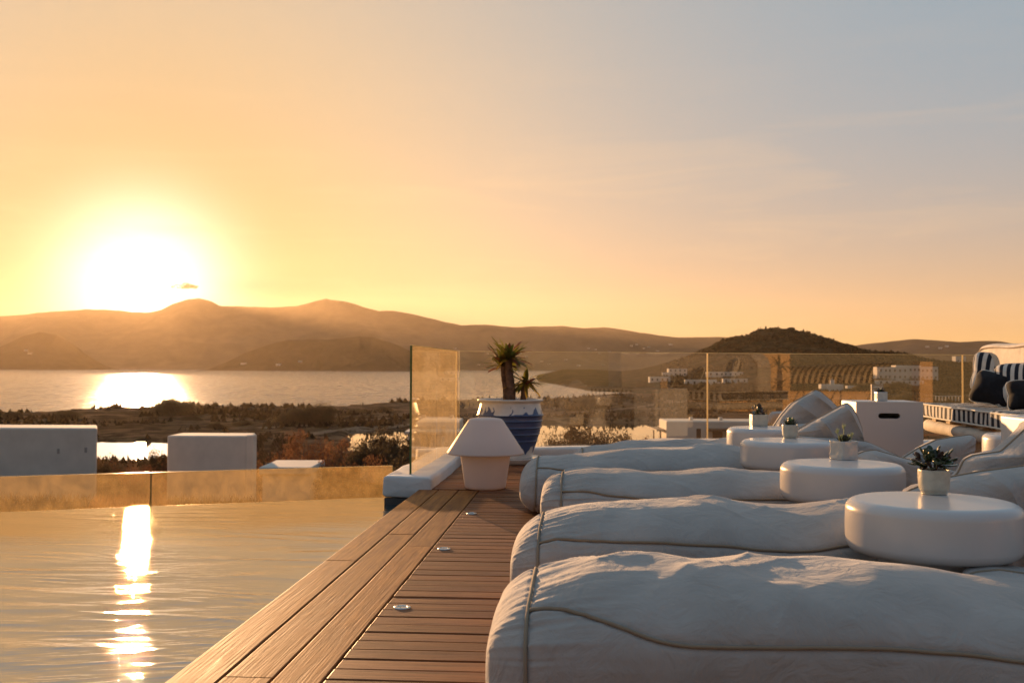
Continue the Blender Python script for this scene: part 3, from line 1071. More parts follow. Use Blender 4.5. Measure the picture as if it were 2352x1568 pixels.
def pane(name, a, b, z0, z1, th, m, me_, parent=None, label=None, cat=None, group=None, top=True, ends=(1, 1)):
    """glass sheet between two plan points; polished edges are a slightly inset bright strip"""
    a, b = Vector((a[0], a[1], 0)), Vector((b[0], b[1], 0))
    L = (b - a).length
    ang_ = math.atan2(b.y - a.y, b.x - a.x)
    e = empty(name, (a.x, a.y, z0), ang_)
    tag(e, label, cat, group)
    h = z1 - z0
    bm = bmesh.new()
    vs = [bm.verts.new(q) for q in ((0, 0, 0), (L, 0, 0), (L, 0, h), (0, 0, h))]
    bm.faces.new(vs)
    me = bpy.data.meshes.new('pane')
    bm.to_mesh(me); bm.free()
    link('pane', me, m, e)
    g = .0015
    if top:
        link('polished_edge', boxmesh('polished_edge', g, L - g, -th / 2, th / 2, h + .0005, h + .004), m_gedge2, e)
    for s_, x in zip(ends, (0, L)):
        if s_:
            x0, x1 = (x - .004, x - .0005) if x == 0 else (x + .0005, x + .004)
            link('polished_edge', boxmesh('polished_edge', x0, x1, -th / 2, th / 2, 0, h), m_gedge if s_ == 1 else m_gedge2, e)
    return e


ga, gb = Vector((-1.275, 7.50, 0)), Vector((-1.238, 10.12, 0))
gj = ga.lerp(gb, .475)
pane('glass_screen', ga, gj, .082, 1.065, .016, m_gside, m_gedge, label='golden filmed glass panel standing on the white kerb, its green edge toward the pool', cat='glass panel',
     group='glass panels along the terrace edge', ends=(1, 0))
pane('glass_screen', ga.lerp(gb, .479), gb, .082, 1.065, .016, m_gside, m_gedge, label='narrow filmed glass panel between the green-edged panel and the terrace corner', cat='glass panel',
     group='glass panels along the terrace edge', ends=(0, 0))
bpt = D(1053, 1000, 10.16)
q1, q2, q3, q4 = bpt, D(1625, 1000, 10.75), D(2212, 1000, 11.45), D(2800, 1000, 12.2)
for i, (a, b, lb) in enumerate(((q1, q2, 'clear glass panel behind the blue planter, up to the bright joint'), (q2, q3, 'clear glass panel between the bright joint and the daybed, reflecting a building'),
                                (q3, q4, 'clear glass panel right behind the daybed backrest'))):
    dd = (b - a).normalized() * .006
    pane('glass_screen', a + dd, b - dd, .075, 1.062, .016, m_glass, m_gedge2, label=lb, cat='glass panel', group='glass panels along the terrace edge', ends=(2, 2))
# low panes behind the overflow edge of the pool
off = NE * .06
ja = fb + edge * ((G(345, 1165, WZ) - fb).dot(edge))
for a, b, lb in ((fb + edge * -5.2, ja, 'low filmed glass pane along the pool overflow, left of the dark joint'), (ja, fb + edge * .06, 'low filmed glass pane along the pool overflow, from the joint to the white kerb')):
    a, b = a + off + edge * .005, b + off - edge * .005
    pane('glass_screen', a, b, -.45, .118, .014, m_gpool, m_gedge2, label=lb, cat='glass pane', group='low glass panes along the pool edge', ends=(1, 1))
tag(link('overflow_ledge', boxmesh('overflow_ledge', -5.2, 1.0, .005, .05, -.9, -.125), m_tile), kind='structure')
o = bpy.data.objects['overflow_ledge']
o.location = (fb.x, fb.y, 0)
o.rotation_euler = (0, 0, math.atan2(edge.y, edge.x))
# ------------------------------------------------------------------ loungers
def PL(u, d, z=0.0):
    q = HEAD * d + SIDE * ((u - 1176) / F * d)
    return Vector((q.x, q.y, z))


m_cloth = mat('cream_canvas', (.405, .375, .35), .92, spec=.12, var=.10, vscale=4.0, bump=.5, bscale=420, bdist=.0009, sheen=.25)
t = m_cloth.node_tree
p_ = t.nodes['Principled BSDF']
wv = [n for n in t.nodes if n.type == 'BUMP'][0]                # weave first, then soft creases
tcn = N(t, 'ShaderNodeTexCoord')
cn_ = N(t, 'ShaderNodeTexNoise', i_Scale=9.0, i_Detail=7.0, i_Roughness=.58, i_Distortion=1.6)
t.links.new(tcn.outputs['Object'], cn_.inputs['Vector'])
cb = N(t, 'ShaderNodeBump', i_Strength=.75, i_Distance=.014)
t.links.new(cn_.outputs[0], cb.inputs['Height'])
t.links.new(cb.outputs[0], wv.inputs['Normal'])
m_pipe = mat('tan_piping', (.30, .235, .17), .9, spec=.1)

LEN = 1.62


def bag_surface(S_, PH, seed, w, hL, hM, hR, E=.15):
    """rounded fabric box: S_ metres along it, PH angle of the cross-section (0 = near side, 90 deg = up)"""
    q = np.clip(1 - S_ / E, 0, 1)
    e = (1 - q ** 2.1) ** (1 / 2.1)
    q2 = np.clip(1 - (LEN - S_) / .2, 0, 1)
    e2 = (1 - q2 ** 3.0) ** (1 / 3.0)
    k = e * e2
    H = hL + (hM - hL) * sstep(.05, .75, S_) + (hR - hM) * sstep(.8, LEN, S_)
    H = H + .012 * vn(S_ * 3.1 + seed, 2.2, seed) + .008 * vn(S_ * 7 + seed, 5.2, seed)
    n = 3.0
    c_, s_ = np.cos(PH), np.sin(PH)
    y = -w * np.sign(c_) * np.abs(c_) ** (2 / n)
    zz = np.sign(s_) * np.abs(s_) ** (2 / n)
    crown = 1 - .10 * (y / w) ** 2
    z = H / 2 + H / 2 * np.where(zz > 0, zz * crown, zz * .97)
    y = y * (1 + .03 * vn(S_ * 2.2, 1.1, seed + 3))
    # lean of the near side: the top seam sits slightly inboard
    y = y + .025 * np.clip(z / .35, 0, 1) * (y < 0)
    zc = H * .47
    return np.stack([S_ + 0 * y, y * (.55 + .45 * k) * np.minimum(1, k * 6), zc + (z - zc) * (.30 + .70 * k) * np.minimum(1, k * 6)], -1)


def normals(P, wrap=True):
    du = np.gradient(P, axis=0)
    dv = (np.roll(P, -1, 1) - np.roll(P, 1, 1)) / 2 if wrap else np.gradient(P, axis=1)
    n = np.cross(du, dv)
    return n / (np.linalg.norm(n, axis=2, keepdims=True) + 1e-9)


SEAM = R(34)


def ridged(x, y, z, p=2.0):
    return (1 - np.abs(vn(x, y, z))) ** p


def lounger(idx, u, d, seed, hL, hM, hR, label, rz=0.0, w=.375, pleat=1.0, base=20.0, lift=30.0, E=.2):
    nu, nv = 400, 232
    tq = np.linspace(0, 1, nu)
    s_ = LEN * (tq - .055 * np.sin(2 * math.pi * tq) / (2 * math.pi) * 0)
    s_ = np.where(tq < .25, .20 * (tq / .25) ** 1.6, .20 + (LEN - .20) * (tq - .25) / .75)
    ph = np.linspace(0, 2 * math.pi, nv, endpoint=False)
    PS, PH = np.meshgrid(s_, ph, indexing='ij')
    P = bag_surface(PS, PH, seed, w, hL, hM, hR, E)
    Nn = normals(P)
    x, y, z = P[..., 0], P[..., 1], P[..., 2]
    arc = np.where(np.abs(np.cos(PH)) > .7, z, y + 2 * np.sign(y + 1e-9))
    top = np.clip(Nn[..., 2], 0, 1)
    wx = x + .10 * vn(x * 2.5, y * 2.5, z * 2.5 + seed)
    wy = y + .10 * vn(x * 2.5 + 9, y * 2.5, z * 2.5 + seed)
    d1 = .014 * vn(x * 2.6 + seed, y * 3.2, z * 3.2) + .006 * vn(x * 7 + seed, y * 7, z * 7)
    # long soft folds dragged diagonally across the top
    ca, sa = math.cos(.75), math.sin(.75)
    fold = ridged((wx * ca + wy * sa) * 5.5 + seed, (-wx * sa + wy * ca) * 1.3, z * 2.0 + seed, 3.0)
    fold2 = ridged((wx * ca - wy * sa) * 8.5 + seed * 2, (wx * sa + wy * ca) * 2.2, z * 3.0 + seed, 3.4)
    patch = sstep(-.35, .35, vn(x * 2.3 + seed, y * 2 + 4, 1.3))
    d1 = d1 + (.0125 * fold + .0085 * fold2) * patch * (.22 + .78 * top) * sstep(.08, .3, x)
    # fine drag lines
    d1 = d1 + .0035 * (ridged((wx * ca + wy * sa) * 13 + seed, (-wx * sa + wy * ca) * 3.0, z * 4 + seed, 2.5) - .4) * sstep(-.3, .4, vn(x * 3.3 + seed, y * 3, 7.7))
    # pleats gathered at the end seam
    along = np.where(x > .105, np.exp(-(x - .105) / (.13 + .06 * vn(PH * 3, seed, 0))), np.exp(-(.105 - x) / .05))
    pl = ridged(PH * 8 + seed, wx * 1.5, seed, 2.2) + .8 * ridged(PH * 17 + seed, wx * 2.0, seed + 3, 2.2) + .35 * ridged(PH * 34, wx * 2.0, seed + 5, 2.0) - .9
    d1 = d1 + pleat * .0105 * pl * along * sstep(0, .012, np.abs(x - .105)) * np.clip(np.sin(PH) + .55, 0, 1)
    # creases beside the seams
    ds = np.abs(x - .105)
    d1 = d1 - .005 * np.exp(-(ds / .010) ** 2) * sstep(.02, .05, x)
    sf = lambda q: R(base) + R(lift) * np.exp(-((q - .105) / .22) ** 2) + .014 * vn(q * 2.6, seed, 3.0) + .008 * vn(q * 9, seed, 5.0)
    dseam = np.abs(PH - sf(x)) * .34
    d1 = d1 - .006 * np.exp(-(dseam / .018) ** 2) * sstep(.09, .14, x)
    puck = ridged(x * 16 + seed, PH * 2, seed, 1.5) + .5 * ridged(x * 37 + seed, PH * 2, seed, 1.5)
    d1 = d1 + .0042 * (puck - .8) * np.exp(-(dseam / .07)) * (1 - np.exp(-(dseam / .02) ** 2)) * sstep(.1, .16, x)
    P = P + Nn * (d1 * np.minimum(1, PS / .02 + .15))[..., None]
    P[..., 2] = np.maximum(P[..., 2], .004)
    root = empty('bean_bag_lounger', (0, 0, 0), rz)
    p0 = PL(u, d)
    root.location = (p0.x, p0.y, 0)
    tag(root, label, 'lounger', 'canvas bean bag loungers in a row')
    link('cushion_body', gridmesh('cushion_body', P[:, ::-1], True, wrap_v=True), m_cloth, root)
    # piping follows the finished surface
    i0 = int(np.argmin(np.abs(s_ - .105)))

    def on(k, phi, off):
        f = (phi % (2 * math.pi)) / (2 * math.pi) * nv
        j0 = int(f) % nv
        g = f - int(f)
        return Vector(P[k, j0] * (1 - g) + P[k, (j0 + 1) % nv] * g + Nn[k, j0] * off)
    line = [on(k, float(sf(P[k, 0, 0] * 0 + s_[k])), .005) for k in range(i0, nu - 6, 3)]
    link('piping', tube('piping', line, .0048, 8), m_pipe, root)
    line = [Vector(P[i0, k % nv] + Nn[i0, k % nv] * .006) for k in range(-20, nv // 2 + 10, 2)]
    link('piping', tube('piping', line, .0046, 8), m_pipe, root)
    return root


def pillow(name, outline, T, seed, m, n=46, na=180, wr=.012, pw=2.2, cen=None, fold=.0, attr=None, sm=3):
    """cushion-like body: star-shaped outline (x, z) blown up to half-thickness T on both sides of the y = 0 plane"""
    o = [Vector((a, 0, b)) for a, b in outline]
    c0 = Vector((0, 0, 0))
    if cen: c0 = Vector((cen[0], 0, cen[1]))
    else:
        for q in o: c0 += q / len(o)
    # resample outline evenly
    L = [0]
    pts = o + [o[0]]
    for i in range(1, len(pts)): L.append(L[-1] + (pts[i] - pts[i - 1]).length)
    ss = np.linspace(0, L[-1], na, endpoint=False)
    bx = np.interp(ss, L, [q.x for q in pts])
    bz = np.interp(ss, L, [q.z for q in pts])
    for _ in range(sm):
        bx = (np.roll(bx, 1) + bx * 2 + np.roll(bx, -1)) / 4
        bz = (np.roll(bz, 1) + bz * 2 + np.roll(bz, -1)) / 4
    r = np.concatenate([np.linspace(.0, 1, n) ** .72, (np.linspace(1, 0, n)[1:]) ** .72])
    side = np.concatenate([np.ones(n), -np.ones(n - 1)])
    side[n - 1] = 0
    RR, A = np.meshgrid(r, np.arange(na), indexing='ij')
    SD = np.repeat(side[:, None], na, 1)
    X = c0.x + (bx[A] - c0.x) * RR
    Z = c0.z + (bz[A] - c0.z) * RR
    Y = -SD * T * (1 - RR ** pw) ** .62
    P = np.stack([X, Y, Z], -1)
    wx = X + .06 * vn(X * 4, Z * 4, seed)
    edge_w = np.clip(RR, 0, 1)
    a_ = A / na
    dd_ = wr * (vn(X * 5 + seed, Z * 5, SD * 3) + .5 * vn(X * 12 + seed, Z * 12, SD * 3))
    dd_ = dd_ + wr * .9 * (ridged(a_ * 34 + seed, RR * 2, SD, 1.5) - .6) * edge_w ** 3 * (1 - edge_w ** 8)
    if fold:
        dd_ = dd_ + fold * ridged(wx * 4.2 + Z * 3.1 + seed, Z * 1.5, seed + SD, 3)
    P[..., 1] -= SD * dd_
    me = gridmesh(name, P[:, ::-1], True, wrap_v=True)
    if attr is not None:
        set_attr(me, attr(P[:, ::-1]))
    o_ = (name, me, m)
    rim = [Vector((bx[k], 0, bz[k])) for k in range(0, na, 2)]
    return me, rim


specs = [(1135, 2.66, 3.0, .355, .388, .335, 'nearest bean bag lounger, filling the lower right corner of the deck', 0.0, .375, .9),
         (1181, 3.72, 8.0, .365, .408, .408, 'second bean bag lounger from the front, behind the nearest one', 0.0, .375, .9),
         (1245, 5.02, 14.0, .395, .388, .388, 'third bean bag lounger, its gathered bright end catching the sun', 0.0, .370, 1.5),
         (1198, 6.36, 23.0, .325, .398, .395, 'fourth bean bag lounger, with a boxy end that reaches farthest toward the lamp', 0.0, .375, .6),
         (1306, 7.55, 31.0, .300, .375, .38, 'farthest bean bag lounger, right in front of the rear kerb', 0.0, .37, .8)]
LG = []
for i, (u, d, sd, a, b, c_, lb, rz, w, pl_) in enumerate(specs):
    LG.append(lounger(i, u, d, sd, a, b, c_, lb, rz, w, pl_, *[(15, 38, .20), (25, 14, .21), (22, 16, .30), (22, 30, .15), (22, 20, .2)][i]))


def back_piece(k, outl, d, T, seed, tilt=0.0, name='backrest', fold=.05, pw=4.5, pipe=True, cen=None, yaw=0.0):
    """a folded canvas peak of lounger k: outline points are (u, z) at depth d"""
    root = LG[k]
    c0 = PL(sum(q[0] for q in outl) / len(outl), d)
    pts = []
    for u, v in outl:
        z = CAM.z + (844 + .0035 * (u - 1176) - v) / F * d
        pts.append(((u - 1176) / F * d - (c0 - Vector((0, 0, 0))).dot(SIDE), max(z, .01)))
    cz = None
    if cen:
        cz = ((cen[0] - 1176) / F * d - c0.dot(SIDE), CAM.z + (846 - cen[1]) / F * d)
    me, rim = pillow(name, pts, T * .55, seed, m_cloth, n=60, na=300, fold=fold * 1.3, pw=pw, cen=cz, sm=2, wr=.016)
    o = link(name, me, m_cloth, root)
    o.location = Vector((c0.x, c0.y, 0)) - root.location
    o.rotation_euler = (tilt, 0, R(YAW) + yaw)
    if pipe:
        pp = link('piping', tube('piping', rim + rim[:1], .0052, 6), m_pipe, o)
    return o


# lounger 5 (farthest)
back_piece(4, [(1772, 985), (1795, 952), (1818, 926), (1850, 908), (1873, 896), (1884, 900), (1906, 918), (1935, 948), (1962, 985), (1960, 1040), (1800, 1040)], 7.50, .20, 3.1, fold=.03)
back_piece(4, [(1790, 975), (1900, 970), (1960, 985), (1960, 1030), (1790, 1030)], 7.25, .14, 4.4, name='lumbar_roll')
back_piece(4, [(1760, 974), (1772, 958), (1784, 944), (1796, 948), (1795, 956), (1783, 972)], 7.9, .07, 1.4, name='flap', pipe=False, yaw=R(-50))
# lounger 4
back_piece(3, [(1822, 992), (1860, 970), (1900, 948), (1930, 932), (1945, 926), (1956, 935), (1968, 955), (1979, 985), (1980, 1060), (1850, 1060)], 6.32, .19, 7.3, fold=.03)
back_piece(3, [(1830, 1000), (1880, 1004), (1935, 1006), (1990, 1014), (2060, 1046), (2050, 1070), (1840, 1070)], 6.2, .20, 9.3, name='lumbar_roll')
# lounger 3
back_piece(2, [(2040, 1060), (2071, 1052), (2110, 1028), (2149, 1010), (2190, 1003), (2226, 998), (2236, 1004), (2235, 1030), (2222, 1062), (2225, 1140), (2050, 1140)], 4.98, .17, 12.3, fold=.035)
back_piece(2, [(1960, 1046), (1985, 1036), (2008, 1033), (2040, 1042), (2075, 1052), (2190, 1080), (2200, 1140), (1960, 1140)], 4.85, .20, 13.1, name='lumbar_roll')
# lounger 2
back_piece(1, [(2150, 1130), (2198, 1086), (2212, 1056), (2232, 1046), (2265, 1041), (2296, 1037), (2318, 1018), (2340, 998), (2372, 968), (2420, 930), (2460, 925), (2500, 980), (2520, 1200), (2200, 1200)],
           3.92, .18, 17.0, fold=.03)
back_piece(1, [(2080, 1128), (2120, 1112), (2179, 1095), (2250, 1082), (2330, 1072), (2420, 1060), (2520, 1075), (2540, 1330), (2090, 1330)], 3.66, .22, 19.2, name='lumbar_roll', fold=.035)
# lounger 1: its back lies beyond the frame, one low fold shows
back_piece(0, [(2190, 1345), (2230, 1312), (2290, 1306), (2370, 1318), (2480, 1290), (2620, 1180), (2740, 1120), (2800, 1300), (2800, 1560), (2210, 1560)], 2.86, .22, 22.0, fold=.03)

# ------------------------------------------------------------------ round tables
m_gloss = mat('white_gloss_plastic', (.58, .56, .55), .27, spec=.45, coat=.12, var=.03, vscale=6, bump=.04, bscale=3)
m_matte = mat('white_moulded_plastic', (.60, .59, .58), .42, spec=.4, bump=.06, bscale=8)
R0 = .262
prof = [(.0001, .487)]
for r_ in (.05, .12, .17, .195): prof.append((r_, .4875 if r_ < .15 else .4868))
for k in range(12):
    a = R(90 - k * 90 / 11)
    prof.append((R0 - .036 + .036 * math.cos(a), .487 - .034 + .034 * math.sin(a)))
for z_ in (.42, .40, .385, .368): prof.append((R0 + .001 * math.sin((z_ - .33) * 20), z_))
for k in range(9):
    a = R(-k * 70 / 8)
    prof.append((R0 - .034 + .034 * math.cos(a), .358 + .034 * math.sin(a)))
prof += [(.20, .318), (.165, .300), (.150, .26), (.135, .20), (.125, .12), (.14, .05), (.17, .012), (.172, .0)]
tb = lathe('table_body', prof, 128)
TABS = [(2139.5, 3.15, 'nearest round white table, beside the second lounger, carrying the leafy jade plant pot'), (1932.5, 4.38, 'second nearest round white table, carrying the wavy square pot'),
        (1806, 5.77, 'third round white table, carrying the round pot with a star-shaped rosette'), (1757, 6.98, 'farthest round white table of the row, under the square pot with dark leaves'),
        (2358, 6.35, 'round white table half hidden behind the sunlit cube near the daybed')]
for u, d, lb in TABS:
    p = PL(u, d)
    e = empty('side_table', (p.x, p.y, 0), random.random() * 6)
    tag(e, lb, 'side table', 'round white side tables')
    link('table_body', tb, m_gloss if d < 10 else m_matte, e)


def cube_table(u, d, w, dp, h, label, rz=0.0):
    """u, d: near left top corner"""
    p = PL(u, d)
    e = empty('cube_table', (p.x, p.y, 0), rz)
    tag(e, label, 'cube table', 'white cube tables')
    bm = bmesh.new()
    # open-bottomed shell with a slotted handle hole in the front wall
    th = .028
    hx0, hx1, hz, hr = w * .33, w * .66, h - .115, .022
    nseg = 10
    hole = []
    for k in range(nseg + 1):
        a = R(90 + 180 * k / nseg)
        hole.append((hx0 + hr + hr * math.cos(a), hz + hr * math.sin(a)))
    for k in range(nseg + 1):
        a = R(-90 + 180 * k / nseg)
        hole.append((hx1 - hr + hr * math.cos(a), hz + hr * math.sin(a)))
    nh = len(hole)

    def outer(i):
        # outer rectangle point in the same direction
        a = hole[i]
        cx, cz = (hx0 + hx1) / 2, hz
        dx, dz = a[0] - cx, a[1] - cz
        x0, x1, z0, z1 = 0.0, w, 0.0, h
        tx = ((x1 - cx) / dx if dx > 0 else (x0 - cx) / dx) if abs(dx) > 1e-6 else 1e9
        tz = ((z1 - cz) / dz if dz > 0 else (z0 - cz) / dz) if abs(dz) > 1e-6 else 1e9
        t_ = min(tx, tz)
        return (cx + dx * t_, cz + dz * t_)
    outs = [outer(i) for i in range(nh)]
    # snap nearest outers to the corners so that the wall is a full rectangle
    for cx_, cz_ in ((0, 0), (w, 0), (0, h), (w, h)):
        j = min(range(nh), key=lambda i: (outs[i][0] - cx_) ** 2 + (outs[i][1] - cz_) ** 2)
        outs[j] = (cx_, cz_)
    f_in = [bm.verts.new((a, 0, b)) for a, b in hole]
    f_out = [bm.verts.new((a, 0, b)) for a, b in outs]
    b_in = [bm.verts.new((a, th, b)) for a, b in hole]
    for i in range(nh):
        j = (i + 1) % nh
        bm.faces.new((f_out[i], f_out[j], f_in[j], f_in[i]))
        bm.faces.new((f_in[i], f_in[j], b_in[j], b_in[i]))
    me = bpy.data.meshes.new('front_panel')
    bmesh.ops.recalc_face_normals(bm, faces=bm.faces[:])
    bm.to_mesh(me); bm.free()
    link('front_panel', me, m_matte, e)
    # rest of the shell: U profile swept, with rounded top edges
    bm = bmesh.new()
    r_ = .014
    box(bm, 0, w, .0015, dp, 0, h)
    fs = [f for f in bm.faces if abs(f.calc_center_median().y - .0015) < 1e-4]
    bmesh.ops.delete(bm, geom=fs, context='FACES')
    ed = [x for x in bm.edges if not x.is_boundary and x.calc_length() > .05]
    bmesh.ops.bevel(bm, geom=ed, offset=r_, segments=4, profile=.5, affect='EDGES')
    me = bpy.data.meshes.new('shell')
    bm.to_mesh(me); bm.free()
    link('shell', me, m_matte, e)
    link('inner_lining', boxmesh('inner_lining', th, w - th, th, dp - th, 0, h - .01), mat('dark_inside', (.10, .05, .035), .7), e) if False else None
    return e


cube = cube_table(1966, 8.15, .535, .47, .632, 'tall white cube table with a slotted handle hole, standing beyond the loungers')
cube2 = cube_table(2420, 5.25, .535, .47, .632, 'sunlit white cube table cut by the right edge of the photo')
c2p = PL(2296, 5.86)
cube2.location = (c2p.x, c2p.y - .47, 0)

# ------------------------------------------------------------------ table lamp
m_lamp = mat('frosted_lamp_plastic', (.74, .66, .62), .5, spec=.35, bump=.05, bscale=60, trans=.32)
p = PL(1116, 7.46)
lamp = empty('table_lamp', (p.x, p.y, 0))
tag(lamp, 'mushroom-shaped frosted white lamp standing on the deck at the end of the long planks', 'lamp')
link('lamp_base', lathe('lamp_base', [(.0001, .0), (.13, .0), (.146, .004), (.153, .014), (.156, .03), (.186, .240), (.188, .262), (.15, .266)], 96), m_lamp, lamp)
link('lamp_shade', lathe('lamp_shade', [(.17, .262), (.262, .256), (.281, .256), (.288, .262), (.2865, .270), (.220, .372), (.135, .500), (.126, .512), (.112, .519), (.07, .525), (.0001, .527)], 96), m_lamp, lamp)

# ------------------------------------------------------------------ blue and white planter with a spiny palm-like succulent
pp_ = PL(1172.5, 9.47)
pot = empty('planter', (pp_.x, pp_.y, 0))
tag(pot, 'large white planter with blue dripping glaze and ribs, holding a spiny three-stemmed palm succulent', 'planter')
pr = [(.19, .045), (.208, .052), (.212, .075), (.220, .10), (.236, .15), (.252, .195), (.262, .212), (.259, .222), (.272, .262), (.284, .274), (.281, .285), (.289, .325), (.299, .336), (.295, .347), (.300, .388),
      (.309, .399), (.304, .411), (.307, .440), (.318, .448), (.319, .456), (.312, .463), (.300, .50), (.288, .545), (.284, .566), (.292, .576), (.306, .583), (.313, .590), (.312, .598), (.300, .602), (.285, .600), (.277, .585), (.272, .55)]
rr = round_path([(a, 0, b) for a, b in pr], 5)
SEG = 360
pm = lathe('pot', [(q.x, q.z) for q in rr], SEG)
co = np.zeros(len(pm.vertices) * 3, np.float32)
pm.vertices.foreach_get('co', co)
co = co.reshape(-1, 3)
ang_ = np.arctan2(co[:, 1], co[:, 0])
lx, ly = np.cos(ang_), np.sin(ang_)
n1 = vn(lx * 3.2 + 5, ly * 3.2, .4)
tongue = np.clip(1.25 * ridged(lx * 5.2 + 9 + .25 * np.sin(co[:, 2] * 60), ly * 5.2 + 3, 2.1, 2.6) - .15, 0, 1)
topline = .462 + .010 * n1 + .072 * tongue
drip = ridged(lx * 3.8 + 1, ly * 3.8 + 6, 6.6, 3.0)
low = .085 + .085 * drip + .02 * vn(lx * 9, ly * 9, 3)
blue = ((co[:, 2] < topline) & (co[:, 2] > low)).astype(float)
set_attr(pm, blue)
m_pot = attr_mat('glazed_blue_white', (.62, .60, .56), (.045, .080, .185), rough=.35, var=.22, vscale=14, coat=.25, bump=.25, bscale=40)
link('pot', pm, m_pot, pot)
m_glz = mat('white_glaze', (.62, .60, .57), .35, coat=.2, var=.08, vscale=9)
link('saucer', lathe('saucer', [(.0001, .0), (.262, .0), (.276, .004), (.288, .022), (.306, .046), (.308, .053), (.300, .057), (.286, .050), (.24, .046), (.0001, .046)], 96), m_glz, pot)
m_soil = mat('dark_soil', (.035, .024, .016), .95, bump=.8, bscale=60, bdist=.01)
link('soil', lathe('soil', [(.0001, .568), (.2, .566), (.275, .560)], 48), m_soil, pot)
m_trunk = mat('spiny_bark', (.12, .075, .055), .9, var=.4, vscale=30, bump=1.0, bscale=55, bdist=.012)
m_spine = mat('spine', (.28, .22, .17), .7)
m_pleaf = mat('strap_leaf', (.15, .135, .022), .42, spec=.4, var=.25, vscale=9, trans=.6)
m_pleaf2 = mat('yellowing_strap_leaf', (.30, .20, .03), .45, spec=.4, var=.3, vscale=9, trans=.5)
m_pleaf3 = mat('withered_red_leaf', (.20, .065, .025), .6, var=.3, vscale=12, trans=.45)


def strap(L, w, bend, twist=0.0, n=9, name='leaf', keel=.22):
    """lance-shaped leaf along +x that droops by bend"""
    V, Fc = [], []
    x = z = 0.0
    a = 0.0
    for i in range(n + 1):
        t_ = i / n
        wd = w * (math.sin(math.pi * min(1, t_ * .86 + .14)) ** .75) * (1 if t_ < .98 else .25)
        for s_ in (-1, 0, 1):
            V.append((x, s_ * wd * math.cos(twist * t_), z + (abs(s_) * wd * keel) + s_ * wd * math.sin(twist * t_)))
        a -= bend / n * (.4 + 1.2 * t_)
        x += L / n * math.cos(a)
        z += L / n * math.sin(a)
        if i:
            b = 3 * i
            Fc += [(b - 3, b, b + 1, b - 2), (b - 2, b + 1, b + 2, b - 1)]
    return mesh(name, V, Fc, True)


rp_ = random.Random(5)
kk = .000461


def stem(x, y_off, top, lean, r0, r1, nleaf, Lm, seed, bias=0.0, up=.5):
    rg = random.Random(seed)
    p0 = Vector((x, y_off, .55))
    p3 = Vector((x + lean, y_off, top))
    path = round_path([p0, p0.lerp(p3, .35) + Vector((.006, 0, 0)), p0.lerp(p3, .7) + Vector((-.004, 0, 0)), p3], 9)
    n = len(path)
    rad = [(r0 + (r1 - r0) * i / (n - 1)) * (1 + .05 * math.sin(i * 1.9 + seed)) * (1 if i < n - 2 else .8) for i in range(n)]
    tr = link('trunk', tube('trunk', path, rad, 20), m_trunk, pot)
    # spines
    V = []
    for k in range(700):
        f = rg.random() ** .8
        i = min(int(f * (n - 1)), n - 2)
        c_ = path[i].lerp(path[i + 1], f * (n - 1) - i)
        a = rg.random() * 6.283
        dr = Vector((math.cos(a), math.sin(a), rg.uniform(-.25, .35)))
        r_ = rad[i]
        b = c_ + Vector((math.cos(a), math.sin(a), 0)) * r_ * .95
        tip = b + dr * rg.uniform(.010, .024)
        sd = Vector((-math.sin(a), math.cos(a), 0)) * .0014
        V.append([list(b - sd), list(b + sd), list(tip)])
    sp = quads('spines', np.array(V))
    s_ = link('spines', sp, m_spine, tr)
    s_['kind'] = 'stuff'
    for k in range(nleaf):
        a = 2.399 * k + rg.uniform(-.35, .35)
        elv = rg.uniform(-.35, 1.15) if up > 0 else rg.uniform(-.7, .9)
        L = Lm * rg.uniform(.72, 1.12)
        mm = m_pleaf if rg.random() < .58 else (m_pleaf2 if rg.random() < .55 else m_pleaf3)
        lf = link('leaf', strap(L, rg.uniform(.015, .023), rg.uniform(.05, .55), rg.uniform(-.4, .4)), mm, tr)
        off = rg.uniform(-.05, .004)
        lf.location = p3 + Vector((math.cos(a) * r1 * .7, math.sin(a) * r1 * .7, off))
        lf.rotation_euler = (0, -elv, a)
    return tr


stem(0.008, -.02, .6 + .415, -.022, .047, .030, 60, .235, 3)
stem(-.035, .05, .6 + .345, -.034, .040, .028, 42, .235, 11)
stem(.108, .01, .6 + .185, .034, .030, .026, 44, .21, 17, up=-1)

# ------------------------------------------------------------------ succulents in small pots
m_pota = mat('speckled_cream_glaze', (.50, .48, .40), .38, spec=.5, coat=.3, var=.10, vscale=40, bump=.25, bscale=30)
m_potb = mat('pale_grey_glaze', (.50, .50, .47), .22, spec=.5, coat=.5, var=.08, vscale=30, bump=.2, bscale=20)
m_jade = mat('jade_leaf', (.035, .055, .022), .26, spec=.5, coat=.25, var=.35, vscale=30)
m_jade2 = mat('dark_red_leaf', (.050, .028, .022), .30, spec=.5, coat=.2, var=.35, vscale=30)
m_ech = mat('rosette_leaf', (.17, .26, .13), .45, spec=.4, var=.2, vscale=25, trans=.15)
m_ech2 = mat('dark_rosette_leaf', (.06, .075, .045), .4, spec=.4, var=.3, vscale=25)
m_pale = mat('pale_sprout', (.55, .58, .30), .5, trans=.4)


def fleshy(L, w, th, n=8, m=10, curl=.4, name='leaf', tip=1.0):
    """thick spoon-shaped leaf along +x"""
    P = np.zeros((n + 1, m, 3))
    for i in range(n + 1):
        t_ = i / n
        k = (math.sin(math.pi * min(1, (t_ * .93 + .035) ** (1.15 * tip))) ** .6)
        c_ = Vector((L * t_, 0, curl * L * t_ * t_))
        for j in range(m):
            a = 2 * math.pi * j / m
            P[i, j] = (c_.x, w * k * math.cos(a), c_.z + th * k * math.sin(a) + (abs(math.cos(a)) ** 2) * w * k * .25)
    return gridmesh(name, P[:, ::-1], True, wrap_v=True)


